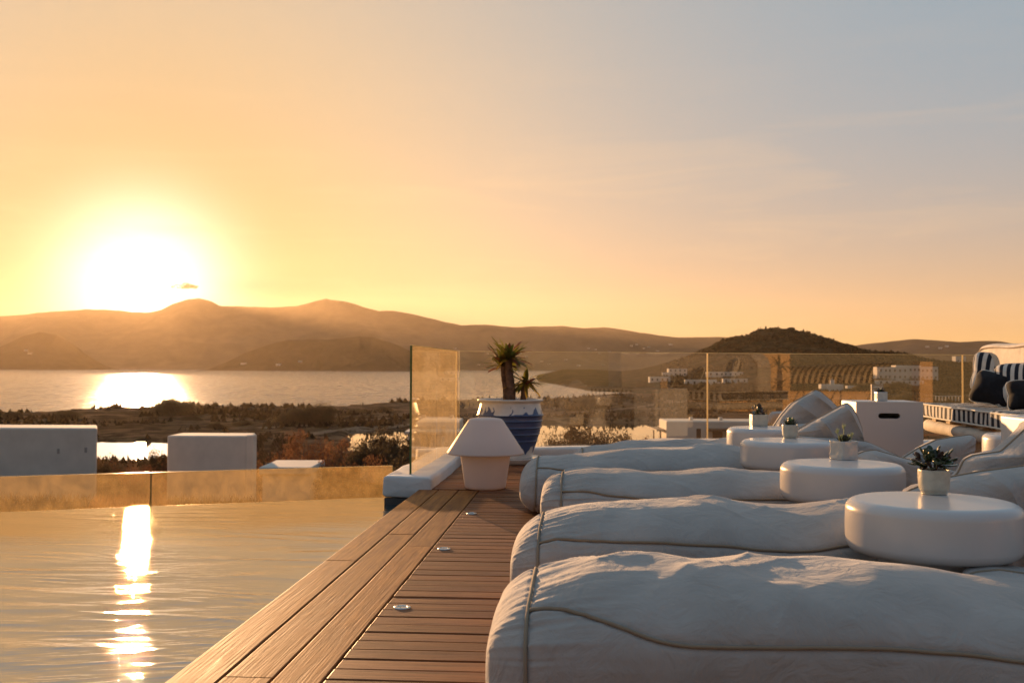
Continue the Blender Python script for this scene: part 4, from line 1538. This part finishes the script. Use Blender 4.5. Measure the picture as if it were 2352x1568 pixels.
def small_pot(u, d, z, w, h, kind, label, rz=0.0, m=None, wob=0.0):
    p = PL(u, d, z + .0008)
    e = empty('potted_succulent', p, rz)
    tag(e, label, 'potted plant', 'small succulents on the tables')
    n = 96
    th = np.linspace(0, 2 * math.pi, n, endpoint=False)
    ex = {'round': 2.6, 'square': 9.0}[kind]
    rs = (np.abs(np.cos(th)) ** ex + np.abs(np.sin(th)) ** ex) ** (-1 / ex)
    if kind == 'square':
        lv = [(.02, 0), (.93, 0), (.975, .004), (1, .012), (1, .3 * h), (1, .6 * h), (1, h - .006), (.99, h - .001), (.96, h), (.90, h), (.885, h - .004), (.88, h - .012)]
    else:
        lv = [(.02, 0), (.74, 0), (.80, .002), (.84, .008), (.93, .2 * h), (.98, .5 * h), (1, .8 * h), (1, h - .005), (.985, h - .001), (.96, h), (.92, h - .001), (.90, h - .006), (.89, h - .014)]
    q = round_path([(a, 0, b) for a, b in lv], 3)
    P = np.zeros((len(q), n, 3))
    for i, v in enumerate(q):
        P[i, :, 0] = w / 2 * v.x * rs * np.cos(th)
        P[i, :, 1] = w / 2 * v.x * rs * np.sin(th)
        P[i, :, 2] = v.z
    if wob:
        f = wob * (ridged(P[..., 1] * 45, P[..., 2] * 22, 3.0, 2.0) - .5) * (P[..., 0] < 0) * sstep(.004, .02, P[..., 2]) * (1 - sstep(h - .012, h - .004, P[..., 2]))
        P[..., 0] -= f
    P[..., :2] += .0006 * vn(P[..., 0] * 50, P[..., 1] * 50, P[..., 2] * 50)[..., None]
    link('pot', gridmesh('pot', P, True, wrap_v=True), m or m_pota, e)
    link('soil', lathe('soil', [(.0001, h - .008), (w * .44, h - .009)], 24), m_soil, e)
    return e


def put_leaf(e, L, w, th, a, el, loc, m, curl=.3, tip=1.0, name='leaf'):
    o = link(name, fleshy(L, w, th, curl=curl, tip=tip), m, e)
    o.location = loc
    o.rotation_euler = (random.uniform(-.4, .4), -el, a)
    return o


rg = random.Random(12)
e = small_pot(2143, 3.31, .4875, .096, .080, 'round', 'rounded cream pot with a dark bushy jade plant on the nearest round table', 0, m_pota)
for k in range(64):
    a = rg.random() * 6.283
    el = math.asin(rg.uniform(-.15, .98))
    r_ = rg.uniform(.012, .045)
    st = Vector((math.cos(a) * math.cos(el) * r_ * 1.15, math.sin(a) * math.cos(el) * r_ * 1.1, .080 + .008 + max(0, math.sin(el)) * r_ * 1.05))
    put_leaf(e, rg.uniform(.028, .042), rg.uniform(.011, .0155), .0034, a + rg.uniform(-.5, .5), el + rg.uniform(-.5, .3), st, m_jade if rg.random() < .7 else m_jade2, curl=rg.uniform(-.1, .4), tip=1.5)
for k in range(7):
    a = k * .9
    s_ = link('stalk', tube('stalk', [(0, 0, .068), (.012 * math.cos(a), .012 * math.sin(a), .088), (.026 * math.cos(a), .026 * math.sin(a), .108)], [.0035, .003, .0022], 6), m_jade2, e)
e = small_pot(1937, 4.56, .4875, .094, .083, 'square', 'square pot with a wavy glazed side on the second table, its sprouts pale', R(YAW + 20), m_potb, wob=.004)
for k in range(30):
    a = 2.4 * k
    el = .15 + .9 * (k / 30) ** 1.2
    put_leaf(e, .036 - .017 * k / 30, .0085, .003, a, el, Vector((0, 0, .078 + .012 * k / 30)), m_ech2 if k % 3 else m_jade2, curl=.35, tip=1.3)
for x, y_, hh in ((-.030, .0, .046), (.004, .004, .066), (-.02, -.012, .022), (.03, .006, .020), (.034, -.01, .028)):
    st = [Vector((x * .7, y_, .078)), Vector((x, y_, .078 + hh * .6)), Vector((x * 1.1, y_, .078 + hh))]
    link('sprout', tube('sprout', round_path(st, 4), .0016, 6), m_pale, e)
    for k in range(9):
        put_leaf(e, .014, .0022, .0012, k * 2.4, .2 + .3 * (k % 3), st[2] - Vector((0, 0, .0045 * (k // 3))), m_pale, curl=.9, name='sprout_leaf')
e = small_pot(1814, 5.92, .4875, .092, .080, 'round', 'round cream pot with a green star-shaped rosette on the third table', 0, m_pota)
for k in range(34):
    a = 2.4 * k
    f = k / 34
    put_leaf(e, .052 - .024 * f, .0095, .0035, a, .10 + 1.15 * f, Vector((0, 0, .074 + .018 * f)), m_ech if k > 14 else m_ech2, curl=.35, tip=.75)
e = small_pot(1742, 7.14, .4875, .112, .083, 'square', 'square cream pot with a dark reddish succulent on the farthest round table', R(YAW), m_pota)
for k in range(40):
    a = rg.random() * 6.283
    el = math.asin(rg.uniform(.0, .98))
    r_ = rg.uniform(.01, .05)
    st = Vector((math.cos(a) * math.cos(el) * r_, math.sin(a) * math.cos(el) * r_, .080 + math.sin(el) * r_ * 1.1))
    put_leaf(e, rg.uniform(.022, .036), .0095, .003, a, el, st, m_jade if k % 2 else m_jade2, tip=1.5)
e = small_pot(2023, 8.34, .633, .086, .074, 'square', 'small grey square pot with a flat dark aloe, before the menu card', R(YAW), m_potb)
for k in range(18):
    put_leaf(e, .048, .006, .003, 2.4 * k, .15 + .9 * k / 18, Vector((0, 0, .068)), m_jade if k % 2 else m_jade2, curl=.1, tip=.7)
# menu card
m_card = mat('tan_card', (.50, .36, .22), .7, var=.06, vscale=30)
m_print = mat('white_print', (.85, .80, .66), .7)
p = PL(2015.5, 8.44, .633)
mc = empty('menu_card', p, R(YAW + 4))
tag(mc, 'small tan menu card with white print, standing behind the pot on the cube table', 'menu card')
link('cover', boxmesh('cover', -.050, .050, -.002, .0005, 0, .137), m_card, mc)
link('spine', boxmesh('spine', -.055, -.0505, -.010, .012, 0, .137), m_card, mc)
for k in range(4):
    o = link('print_mark', lathe('print_mark', [(.0035, 0), (.0062, .0006), (.0095, .0006), (.010, 0)], 16), m_print, mc)
    o.location = (-.035, -.0024, .014 + .0215 * k)
    o.rotation_euler = (R(90), 0, 0)
for k in range(6):
    o = link('print_mark', boxmesh('print_mark', -.0035, .0035, -.0006, 0, -.005, .005), m_print, mc)
    o.location = (-.033 + .0125 * k, -.0024, .112 + .003 * math.sin(k))
    o.rotation_euler = (0, .35 * (k - 2.5), 0)
# ------------------------------------------------------------------ daybed with striped mattress
def stripe_mat(name, axis, period, c1=(.60, .57, .52), c2=(.018, .022, .034), duty=.5, coords='Object', phase=0.0):
    m = mat(name, c1, .85, spec=.15, bump=.35, bscale=300, bdist=.001)
    t = m.node_tree
    p = t.nodes['Principled BSDF']
    tcn = N(t, 'ShaderNodeTexCoord')
    sp = N(t, 'ShaderNodeSeparateXYZ')
    t.links.new(tcn.outputs[coords], sp.inputs[0])
    v = M_(t, 'FRACT', M_(t, 'ADD', M_(t, 'DIVIDE', sp.outputs[axis], period), phase + 50.0))
    f = M_(t, 'LESS_THAN', v, duty)
    nz = N(t, 'ShaderNodeTexNoise', i_Scale=30.0, i_Detail=3.0)
    t.links.new(tcn.outputs['Object'], nz.inputs['Vector'])
    b = MIX(t, f, c1, c2)
    k = MIX(t, nz.outputs[0], (.8, .8, .8), (1.15, 1.15, 1.15))
    t.links.new(MIX(t, 1.0, b, k, 'MULTIPLY'), p.inputs['Base Color'])
    return m


m_str = stripe_mat('striped_canvas', 1, .108)
m_str2 = stripe_mat('striped_cushion_fabric', 0, .072, phase=.2)
m_str3 = stripe_mat('striped_cushion_fabric_wide', 0, .060, phase=.55)
m_black = mat('black_canvas', (.014, .014, .018), .85, spec=.2, var=.3, vscale=20, bump=.4, bscale=250, bdist=.001)
m_wpipe = mat('white_piping', (.62, .58, .50), .8)
m_clay = mat('rough_cream_plaster', (.56, .50, .42), .9, var=.12, vscale=8, bump=.7, bscale=14, bdist=.01)
m_wood = mat('pale_log', (.34, .24, .14), .8, var=.25, vscale=12, bump=.6, bscale=20, bdist=.01)

far = PL(2122, 8.85)
nearp = PL(2298, 7.02)
axis_ = (nearp - far).normalized()
day = empty('daybed', (far.x, far.y, 0), math.atan2(axis_.y, axis_.x) + math.pi / 2)
tag(day, 'daybed with a black and white striped mattress and a tall cream back', 'daybed')
# local frame: -y runs toward the camera along the side edge, +x to the right (away from the pool)
# mattress: rounded slab, puffed, striped across its length
LM, WM, TM, ZB = 3.6, 1.25, .118, .475


def slab2(name, x0, x1, y0, y1, z0, z1, bev, puff, seed, m, parent, res=.05):
    bm = bmesh.new()
    box(bm, x0, x1, y0, y1, z0, z1)
    bmesh.ops.bevel(bm, geom=bm.edges[:], offset=bev, segments=4, profile=.5, affect='EDGES')
    for ax in range(3):
        lo, hi = ((x0, x1), (y0, y1), (z0, z1))[ax]
        k = max(2, int((hi - lo) / res))
        for i in range(1, k):
            co = [0, 0, 0]; co[ax] = lo + bev + (hi - lo - 2 * bev) * i / k
            no = [0, 0, 0]; no[ax] = 1
            bmesh.ops.bisect_plane(bm, geom=bm.verts[:] + bm.edges[:] + bm.faces[:], plane_co=co, plane_no=no)
    for v in bm.verts:
        c_ = v.co
        n1 = mnoise.noise(c_ * 3.2 + Vector((seed, 0, 0))) + .5 * mnoise.noise(c_ * 9 + Vector((seed, 0, 0)))
        d_ = Vector(((c_.x - (x0 + x1) / 2) / (x1 - x0), (c_.y - (y0 + y1) / 2) / (y1 - y0), (c_.z - (z0 + z1) / 2) / (z1 - z0)))
        v.co += Vector((d_.x * n1 * puff * 2, d_.y * n1 * puff * 2, d_.z * n1 * puff * 2.4))
    me = bpy.data.meshes.new(name)
    bm.to_mesh(me); bm.free()
    me.polygons.foreach_set('use_smooth', [True] * len(me.polygons))
    return link(name, me, m, parent)


slab2('mattress', 0, WM, -LM, .12, ZB, ZB + TM, .022, .012, 2.0, m_str, day)
for zz in (ZB + .006, ZB + TM - .006):
    pts = []
    for x_, y_ in ((WM, .124), (.02, .124), (-.002, .10), (-.004, -1.2), (-.003, -2.4), (0, -LM)):
        pts.append((x_, y_, zz))
    pts = [Vector(q) for q in pts]
    fine = []
    for i in range(len(pts) - 1):
        for k in range(14):
            q = pts[i].lerp(pts[i + 1], k / 14)
            q.z += .004 * mnoise.noise(q * 4)
            fine.append(q)
    link('piping', tube('piping', fine, .0075, 7), m_wpipe, day)
# rough round beam below, with posts and a plank seat
b_ = []
for k in range(36):
    y_ = .02 - 3.4 * k / 35
    b_.append(Vector((.045 + .006 * math.sin(y_ * 3), y_, .398 + .005 * math.sin(y_ * 2.1 + 1))))
b_ = [b_[0] + Vector((0, .05, 0)), b_[0] + Vector((0, .045, 0)), b_[0] + Vector((0, .03, 0))] + b_
rads = [.004, .028, .045] + [.053 + .003 * math.sin(k * .7) for k in range(36)]
link('beam', tube('beam', b_, rads, 24), m_clay, day)
b_ = [Vector((.05 + (WM - .1) * k / 12, .02, .398)) for k in range(13)]
link('beam', tube('beam', b_, .05, 20), m_clay, day)
for k, (x_, y_) in enumerate(((.10, -.95), (.10, -2.7), (1.1, -.1), (1.1, -1.8))):
    o = link('post', boxmesh('post', -.055, .055, -.055, .055, 0, .36, .012, 3), m_clay, day)
    o.location = (x_, y_, 0)
for k in range(9):
    o = link('seat_slat', boxmesh('seat_slat', .0, WM - .02, -.055, .055, -.012, .012, .003), m_wood, day)
    o.location = (.01, -.25 - .38 * k, .461)
# tall cushioned back along the far right side, with a rounded free end
BX = .47
n_ = 30
bm = bmesh.new()
prof = []
Hb, Rb = 1.118, .24
zb0 = ZB + TM + .003
outl = [(.14, zb0)]
for k in range(13):
    a = R(180 - 90 * k / 12)
    outl.append((.12 + (.30) * 0 + Rb + Rb * math.cos(a) + .02 - .14, Hb - Rb + Rb * math.sin(a)))
outl2 = [(0.0, zb0), (0.0, .8)] + [(Rb + Rb * math.cos(R(180 - 90 * k / 14)), Hb - Rb + Rb * math.sin(R(180 - 90 * k / 14))) for k in range(1, 15)]
for k in range(1, 30): outl2.append((Rb + 3.0 * k / 29, Hb + .006 * math.sin(k * .9)))
outl2 += [(Rb + 3.0, zb0)]
bm.free()
# rings along the outline, thickness .22 with soft rounded rims
th_ = .24
rings = []
for inset, yy in ((.075, 0.0), (.03, .008), (.010, .026), (0, .055), (0, th_ - .055), (.010, th_ - .026), (.03, th_ - .008), (.075, th_)):
    ring = []
    for i, (a, b) in enumerate(outl2):
        p_ = Vector(outl2[i - 1]) if i else Vector((0, zb0))
        q_ = Vector(outl2[min(i + 1, len(outl2) - 1)])
        tn = (q_ - p_)
        tn = tn.normalized() if tn.length > 0 else Vector((0, 1))
        nn_ = Vector((-tn.y, tn.x)) * -1
        ring.append((a - (-nn_.x) * -inset if False else a + tn.y * inset, yy, max(b - tn.x * inset, zb0)))
    rings.append(ring)
Pb = np.array(rings)
me = gridmesh('backrest', Pb, True)
bm = bmesh.new(); bm.from_mesh(me)
for r_i in (0, len(rings) - 1):
    pass
bm.verts.ensure_lookup_table()
nO = len(outl2)
try:
    bm.faces.new([bm.verts[i] for i in range(nO)][::-1])
    bm.faces.new([bm.verts[(len(rings) - 1) * nO + i] for i in range(nO)])
except Exception as ex:
    print('back', ex)
bmesh.ops.recalc_face_normals(bm, faces=bm.faces[:])
bm.to_mesh(me); bm.free()
# local outline x runs along the back toward the camera: rotate so +x -> -y
o = link('backrest', me, m_clay, day)
o.rotation_euler = (0, 0, R(-90 + 3))
o.location = (BX + .03, .30, 0)
sq = [Vector((a + .02, -.004, b)) for a, b in outl2[:40]]
link('piping', tube('piping', [Vector((q.x + .02, -.0035, q.z - (.035 if q.x > .05 else 0))) for q in sq[1:]], .005, 6), m_pipe, o)


def cushion(u, v, d, w, h, T, m, yaw, lean, roll, label, seed, pm_=None):
    c0 = D(u, v, d)
    ol = []
    for k in range(48):
        a = 2 * math.pi * k / 48
        c_, s_ = math.cos(a), math.sin(a)
        rad = (abs(c_) ** 9 + abs(s_) ** 9) ** (-1 / 9)
        pinch = 1.04 - .09 * (1 - abs(math.sin(2 * a))) 
        ol.append((w / 2 * c_ * rad * pinch, h / 2 * s_ * rad * pinch))
    me, rim = pillow('cushion', ol, T, seed, m, n=26, na=96, wr=.006, pw=2.2, cen=(0, 0), sm=1)
    e = link('cushion', me, m)
    e.location = c0
    e.rotation_euler = (lean, roll, yaw)
    tag(e, label, 'cushion', 'cushions leaning on the daybed')
    link('piping', tube('piping', rim + rim[:1], .006, 6), pm_ or m_wpipe, e)
    return e


YB = R(YAW)
cushion(2292, 856, 8.62, .40, .34, .075, m_str2, YB + R(-38), R(-16), R(4), 'striped cushion at the back, leaning on the cream daybed back', 1.0)
cushion(2324, 832, 8.70, .24, .26, .07, m_black, YB + R(-30), R(-10), R(2), 'black cushion whose top edge peeks out between the two striped cushions', 2.0, m_black)
cushion(2283, 892, 8.10, .36, .27, .10, m_black, YB + R(-62), R(-22), R(8), 'black round-sided cushion with white piping, left of the large striped cushion', 3.0)
cushion(2348, 880, 7.95, .40, .37, .09, m_str3, YB + R(-42), R(-26), R(-8), 'large striped cushion in front, right of the black one', 4.0)
cushion(2372, 905, 7.55, .34, .24, .09, m_black, YB + R(-30), R(-25), R(-6), 'dark cushion cut by the right edge of the photo', 5.0)

# ------------------------------------------------------------------ white houses
m_win = mat('dark_window', (.02, .022, .025), .25)
m_lite = mat('whitewashed_wall', (.66, .58, .50), .9, spec=.15, var=.07, vscale=1.2, bump=.3, bscale=5)
m_stain = mat('weathered_wall', (.34, .30, .27), .9)
m_brown = mat('brown_timber', (.12, .07, .04), .8)


def block(parent, name, x0, x1, y0, y1, z0, z1, m, bev=.0, wob=0.0):
    if bev:
        me = boxmesh(name, x0, x1, y0, y1, z0, z1, bev, 3)
    else:
        me = boxmesh(name, x0, x1, y0, y1, z0, z1)
    return link(name, me, m, parent)


def house(u0, u1, vt, d, depth, label, name='white_house', cat='house', zfloor=None, rz=None, hgt=None):
    """near face between picture columns u0..u1 at depth d, top at picture row vt"""
    a, b = PL(u0, d), PL(u1, d)
    top = CAM.z + (844 + .0035 * ((u0 + u1) / 2 - 1176) - vt) / F * d
    g = min(land_at(a.x, a.y), land_at(b.x, b.y)) - .6
    if hgt: g = top - hgt
    e = empty(name, (a.x, a.y, g), R(YAW) if rz is None else rz)
    tag(e, label, cat)
    w = (b - a).length
    block(e, 'wall', 0, w, 0, depth, 0, top - g - .02, m_lite, .08)
    return e, w, top - g


def skew(e, w, k, name='wall'):
    for o in e.children:
        if o.name.split('.')[0] == name:
            for v in o.data.vertices:
                if v.co.x > w * .5: v.co.x -= max(0, v.co.y) * k


e, w, h = house(-560, 226, 980, 40, 2.2, 'big plain white house at the left edge, behind the pool glass')
skew(e, w, .42)
for x_, z_ in ((w - 1.6, h - 1.05), (w - .5, h - 1.0)):
    block(e, 'vent', x_, x_ + .10, -.012, .02, z_, z_ + .20, m_stain)
e, w, h = house(386, 583, 999, 44, 2.0, 'second white house, right of the sun glint on the pond')
skew(e, w, .20)
block(e, 'corner_pier', w - .30, w + .03, -.08, .6, 0, h + .02, m_lite, .07)
o = empty('white_roof_slab', PL(597, 38, 0))
o.rotation_euler = (0, 0, R(YAW + 1))
tag(o, 'low white slab roof right of the second white house, just above the pool glass', 'roof slab')
zt = CAM.z - (1072 - 842) / F * 38
block(o, 'slab', 0, 2.0, 0, 3.0, zt - .28, zt, m_lite, .04)
block(o, 'wall', .12, 1.9, .12, 2.9, zt - 3.0, zt - .282, m_lite)
# cottage beyond the right glass
e, w, h = house(1531, 1760, 966, 58, 3, 'white cottage with a dark doorway and a small window, behind the clear glass', cat='cottage', name='white_cottage')
block(e, 'window', w * .30, w * .30 + .25, -.02, .05, h - 1.0, h - .45, m_win)
block(e, 'lintel', w * .40, w + .4, -.9, -.02, h - .55, h - .42, m_brown)
block(e, 'door', w * .46, w * .56, -.02, .05, 0, h - .58, m_brown)
block(e, 'door', w * .62, w * .80, -.02, .05, 0, h - .58, m_win)
for x_ in (.28, .58):
    block(e, 'chimney', w * x_ - .1, w * x_ + .1, 1.0, 1.25, h - .02, h + .16, m_lite, .02)
block(e, 'pergola_roof', -.55, -.02, .2, 3.4, h - .62, h - .54, m_brown)
block(e, 'pergola_post', -.36, -.28, .3, .38, 0, h - .621, m_brown)
block(e, 'pergola_post', -.36, -.28, 3.0, 3.08, 0, h - .621, m_brown)
block(e, 'terrace_wall', w * .52, w + 1.6, -2.6, -2.3, 0, h - 1.15, m_lite, .03)
# house behind the filmed side panel
e, w, h = house(955, 1056, 968, 62, 5, 'white house with a columned porch seen through the filmed side panel')
block(e, 'porch_roof', -.4, w + .5, -2.6, -.02, h - .62, h - .45, m_lite, .03)
for k in range(4):
    x_ = -.2 + (w + .3) * k / 3
    block(e, 'column', x_, x_ + .16, -2.5, -2.34, 0, h - .621, m_lite)
block(e, 'door', w * .4, w * .6, -.02, .05, 0, h - .8, m_win)


def far_house(u, v, w, h, dp, label, wins=0, floors=1, steps=(), name='hillside_house', cat='house', group='white houses on the far hillside', dome=False):
    p, d_ = hit(u, v)
    e = empty(name, p - Vector((0, 0, 1.0)), R(YAW) + random.uniform(-.15, .15))
    tag(e, label, cat, group)
    block(e, 'wall', -w / 2, w / 2, 0, dp, 0, h + 1, m_lite)
    for k, (fx0, fx1, fh) in enumerate(steps):
        block(e, 'wing', -w / 2 + w * fx0, -w / 2 + w * fx1, -2.5 - .4 * k, -.02, 0, h * fh + 1, m_lite)
    if wins:
        bm = bmesh.new()
        for f_ in range(floors):
            for k in range(wins):
                x_ = -w / 2 + w * (k + .5) / wins
                if steps and any(a - .02 < (k + .5) / wins < b + .02 for a, b, c_ in steps): yo = -3.4
                else: yo = 0
                z0 = 1 + h * (f_ + .25) / floors
                me = boxmesh('window', x_ - .75, x_ + .75, yo - .06, yo + .1, z0, z0 + 2.0)
                link('window', me, m_win, e)
        bm.free()
    return e


far_house(1557, 864, 19, 7.5, 9, 'two-storey white house on the headland slope', 4, 2, ((-.35, .1, .5),))
far_house(1516, 877, 18, 4.5, 8, 'low white house below the two-storey one on the headland slope', 4)
far_house(1667, 864, 34, 4.0, 9, 'long low white house on the slope left of the tall glass joint', 7, 1, ((.1, .4, .7),))
far_house(1610, 885, 26, 4.6, 8, 'white house nearer the bay, above the inlet end', 5, 1, ((.5, 1.1, .6),))
far_house(1689, 880, 20, 3.6, 7, 'white house right below the long low one', 4)
# hotel on the slope, stepped blocks with two rows of windows
for u, v, w, h, lb in ((2050, 873, 26, 11, 'left wing of the big white hillside hotel, stepped lower at its end'), (2087, 873, 22, 13.0, 'middle wing of the big white hillside hotel'),
                       (2125, 873, 24, 12.5, 'right wing of the big white hillside hotel')):
    far_house(u, v, w, h, 12, lb, 6, 2, ((0.05, .35, .55),), name='hillside_hotel', cat='hotel', group='wings of the big white hotel')
far_house(2070, 884, 40, 3.5, 6, 'long low terrace block below the hillside hotel', 8, 1, (), name='terrace_block', cat='building')
# chapel
p, d_ = hit(1912, 899)
e = empty('chapel', p - Vector((0, 0, 1)), R(YAW))
tag(e, 'small white chapel with a bell gable in front of the dark trees', 'chapel')
block(e, 'wall', -7.5, 7.5, 0, 6, 0, 5.6, m_lite)
block(e, 'nave', -4, 5, -3, -.02, 0, 4.4, m_lite)
block(e, 'bell_gable', -1.2, 1.6, .4, 1.4, 5.58, 8.6, m_lite)
block(e, 'cross', .1, .35, .8, 1.0, 8.58, 10.2, m_lite)
far_house(1965, 893, 12, 2.2, 4, 'tiny white shed right of the chapel', 0, name='shed', cat='shed')
far_house(2207, 830, 16, 10, 10, 'white house with a dark roof on the ridge, left of the daybed back', 2, 1)
# balustrade terrace
p, d_ = hit(2180, 921)
e = empty('balustrade', p - Vector((0, 0, .3)), R(YAW))
tag(e, 'white balustrade on the slope beside the daybed back', 'balustrade')
block(e, 'rail', -7, 7, -.15, .15, 2.6, 2.9, m_lite)
for k in range(9):
    block(e, 'baluster', -6.8 + 1.7 * k - .22, -6.8 + 1.7 * k + .22, -.12, .12, 0, 2.6, m_lite)
# rampart and cairn on the hill top
for u, v, w, h, lb, nm in ((1817, 760, 11, 3.0, 'low stone rampart on top of the rocky hill', 'stone_rampart'), (1759, 759, 2.0, 3.6, 'small stone cairn left of the rampart on the rocky hill', 'stone_cairn')):
    p = D(u, v, 1480)
    e = empty(nm, (p.x, p.y, land_at(p.x, p.y) - .6), R(YAW))
    tag(e, lb, 'ruin')
    block(e, 'stonework', -w / 2, w / 2, -1.5, 1.5, 0, h + .6, m_hill)
    block(e, 'capstone', -w / 4, w / 3, -1.2, 1.2, h + .58, h + 1.3, m_hill)
# far villages: pale specks on the mountains across the bay
vh = boxmesh('far_house', -9, 9, -8, 8, 0, 9)
vh.materials.append(m_lite)


def hit_far(u, v, dlist):
    return None


dg = bpy.context.evaluated_depsgraph_get()
dg.update()
rr_ = random.Random(9)
spots = [(60, 805), (70, 812), (690, 830), (1045, 800), (1052, 806), (1120, 812), (1130, 822), (1148, 790), (1175, 826), (1195, 812), (1210, 818), (1245, 830), (1262, 836), (1300, 826), (1352, 800), (1368, 803),
         (1376, 812), (1400, 808), (1450, 795), (1462, 792), (1478, 800), (1490, 797), (1510, 806), (1540, 792), (1330, 840), (1385, 838), (1180, 838), (1100, 838), (640, 838), (560, 836), (2130, 797), (2160, 800), (2175, 796)]
for k, (u, v) in enumerate(spots):
    rdir = ray(u, v).normalized()
    ok, loc, nrm_, idx_, ob_, mt_ = SC.ray_cast(dg, CAM + rdir * 3000, rdir)
    if ok and ob_.name.startswith(('far_', 'headland', 'coastal_hill')):
        o = link('far_house', vh, None)
        o.location = loc - Vector((0, 0, 3))
        o.scale = (rr_.uniform(.5, 1.4), 1, rr_.uniform(.7, 1.2))
        o.rotation_euler = (0, 0, rr_.random() * 3)
        tag(o, 'tiny pale house among the specks of the villages across the bay', 'house', 'village houses across the bay')
# small dark cloud above the ridge next to the sun
# ------------------------------------------------------------------ hotel terrace on the landward side, seen mirrored in the clear glass
gdir = (q4 - q1).normalized()
gn = Vector((-gdir.y, gdir.x, 0))


def mirror(p):
    return p - gn * (2 * (p - Vector((q1.x, q1.y, 0))).dot(gn))


VD = 27.0
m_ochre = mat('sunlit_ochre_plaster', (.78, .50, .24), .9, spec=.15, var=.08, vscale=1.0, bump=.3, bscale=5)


def vz(v, d=VD):
    return CAM.z + (846 - v) / F * d


h0, h1 = mirror(PL(1440, VD)), mirror(PL(1835, VD))
dirh = (h1 - h0).normalized()
hot = empty('hotel_building', (h0.x, h0.y, 0), math.atan2(dirh.y, dirh.x))
tag(hot, 'ochre plastered hotel facade facing the sunset, seen only mirrored in the clear glass', 'hotel')
LH = (h1 - h0).length
back = 1 if (Matrix.Rotation(hot.rotation_euler.z, 3, 'Z') @ Vector((0, 1, 0))).dot(Vector((0, -1, 0))) > 0 else -1


def hb(name, u0, u1, z0, z1, y0, y1, m, bev=0):
    x0, x1 = (u0 - 1440) / F * VD, (u1 - 1440) / F * VD
    ya, yb = sorted((back * y0, back * y1))
    return link(name, boxmesh(name, x0, x1, ya, yb, z0, z1, bev), m, hot)


hb('wall', 1440, 1560, -.3, 2.5, 1.2, 5, m_white)
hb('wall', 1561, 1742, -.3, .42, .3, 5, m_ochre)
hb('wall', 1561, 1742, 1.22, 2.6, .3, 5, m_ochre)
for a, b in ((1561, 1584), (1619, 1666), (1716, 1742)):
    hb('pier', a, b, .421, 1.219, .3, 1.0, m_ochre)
for a, b in ((1585, 1618), (1667, 1715)):
    w_ = hb('window', a, b, .43, 1.21, .62, .66, m_win)
    hb('frame', a - 5, b + 5, 1.17, 1.28, .16, .32, m_ochre)
hb('column', 1569, 1577, -.3, 2.4, -.5, -.2, m_brown)
hb('column', 1655, 1661, -.3, 2.4, -.5, -.2, m_brown)
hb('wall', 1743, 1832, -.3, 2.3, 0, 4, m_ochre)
hb('wall', 1470, 1482, -.3, 2.6, -.3, -.1, m_brown)
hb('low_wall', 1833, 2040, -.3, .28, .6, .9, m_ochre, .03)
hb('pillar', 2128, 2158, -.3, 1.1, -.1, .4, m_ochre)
# striped awning over the side terrace
aw = empty('striped_awning', hot.location, hot.rotation_euler.z)
tag(aw, 'curved black and cream striped awning beside the hotel, seen only mirrored in the glass', 'awning')
x0, x1 = (1842 - 1440) / F * VD, (2126 - 1440) / F * VD
na_ = 60
Pa = np.zeros((na_, 14, 3))
for i in range(na_):
    f = i / (na_ - 1)
    for j in range(14):
        a = R(10 + 95 * j / 13)
        Pa[i, j] = (x0 + (x1 - x0) * f - .5 * (1 - math.sin(a)), back * (1.1 - 1.1 * math.cos(a) * -1), .35 + (.60 + .16 * f) * math.sin(a))
m_aw = stripe_mat('awning_stripe', 0, .17, c1=(.62, .50, .34), c2=(.03, .03, .03))
link('canopy', gridmesh('canopy', Pa, True), m_aw, aw)
for k in range(4):
    x_ = x0 + (x1 - x0) * (k + .1) / 3.3
    link('pole', tube('pole', [(x_ + .5, back * 1.0, .9), (x_, back * -.4, -.2)], .018, 6), m_brown, aw)
# potted palm by the wall
pmq = mirror(PL(1806, VD - 1.2))
pl_ = empty('palm_tree', (pmq.x, pmq.y, -.3))
tag(pl_, 'dark palm standing before the hotel wall, seen only mirrored in the glass', 'palm')
tr_ = link('trunk', tube('trunk', [(0, 0, 0), (.02, 0, .6), (0, .02, 1.25)], [.09, .075, .06], 10), m_trunk, pl_)
for k in range(26):
    lf = link('leaf', strap(rp_.uniform(.35, .6), .03, rp_.uniform(.5, 1.2)), m_pleaf, tr_)
    lf.location = (0, .02, 1.25 if k % 2 else .75)
    lf.rotation_euler = (0, -rp_.uniform(-.1, 1.1), 2.4 * k)
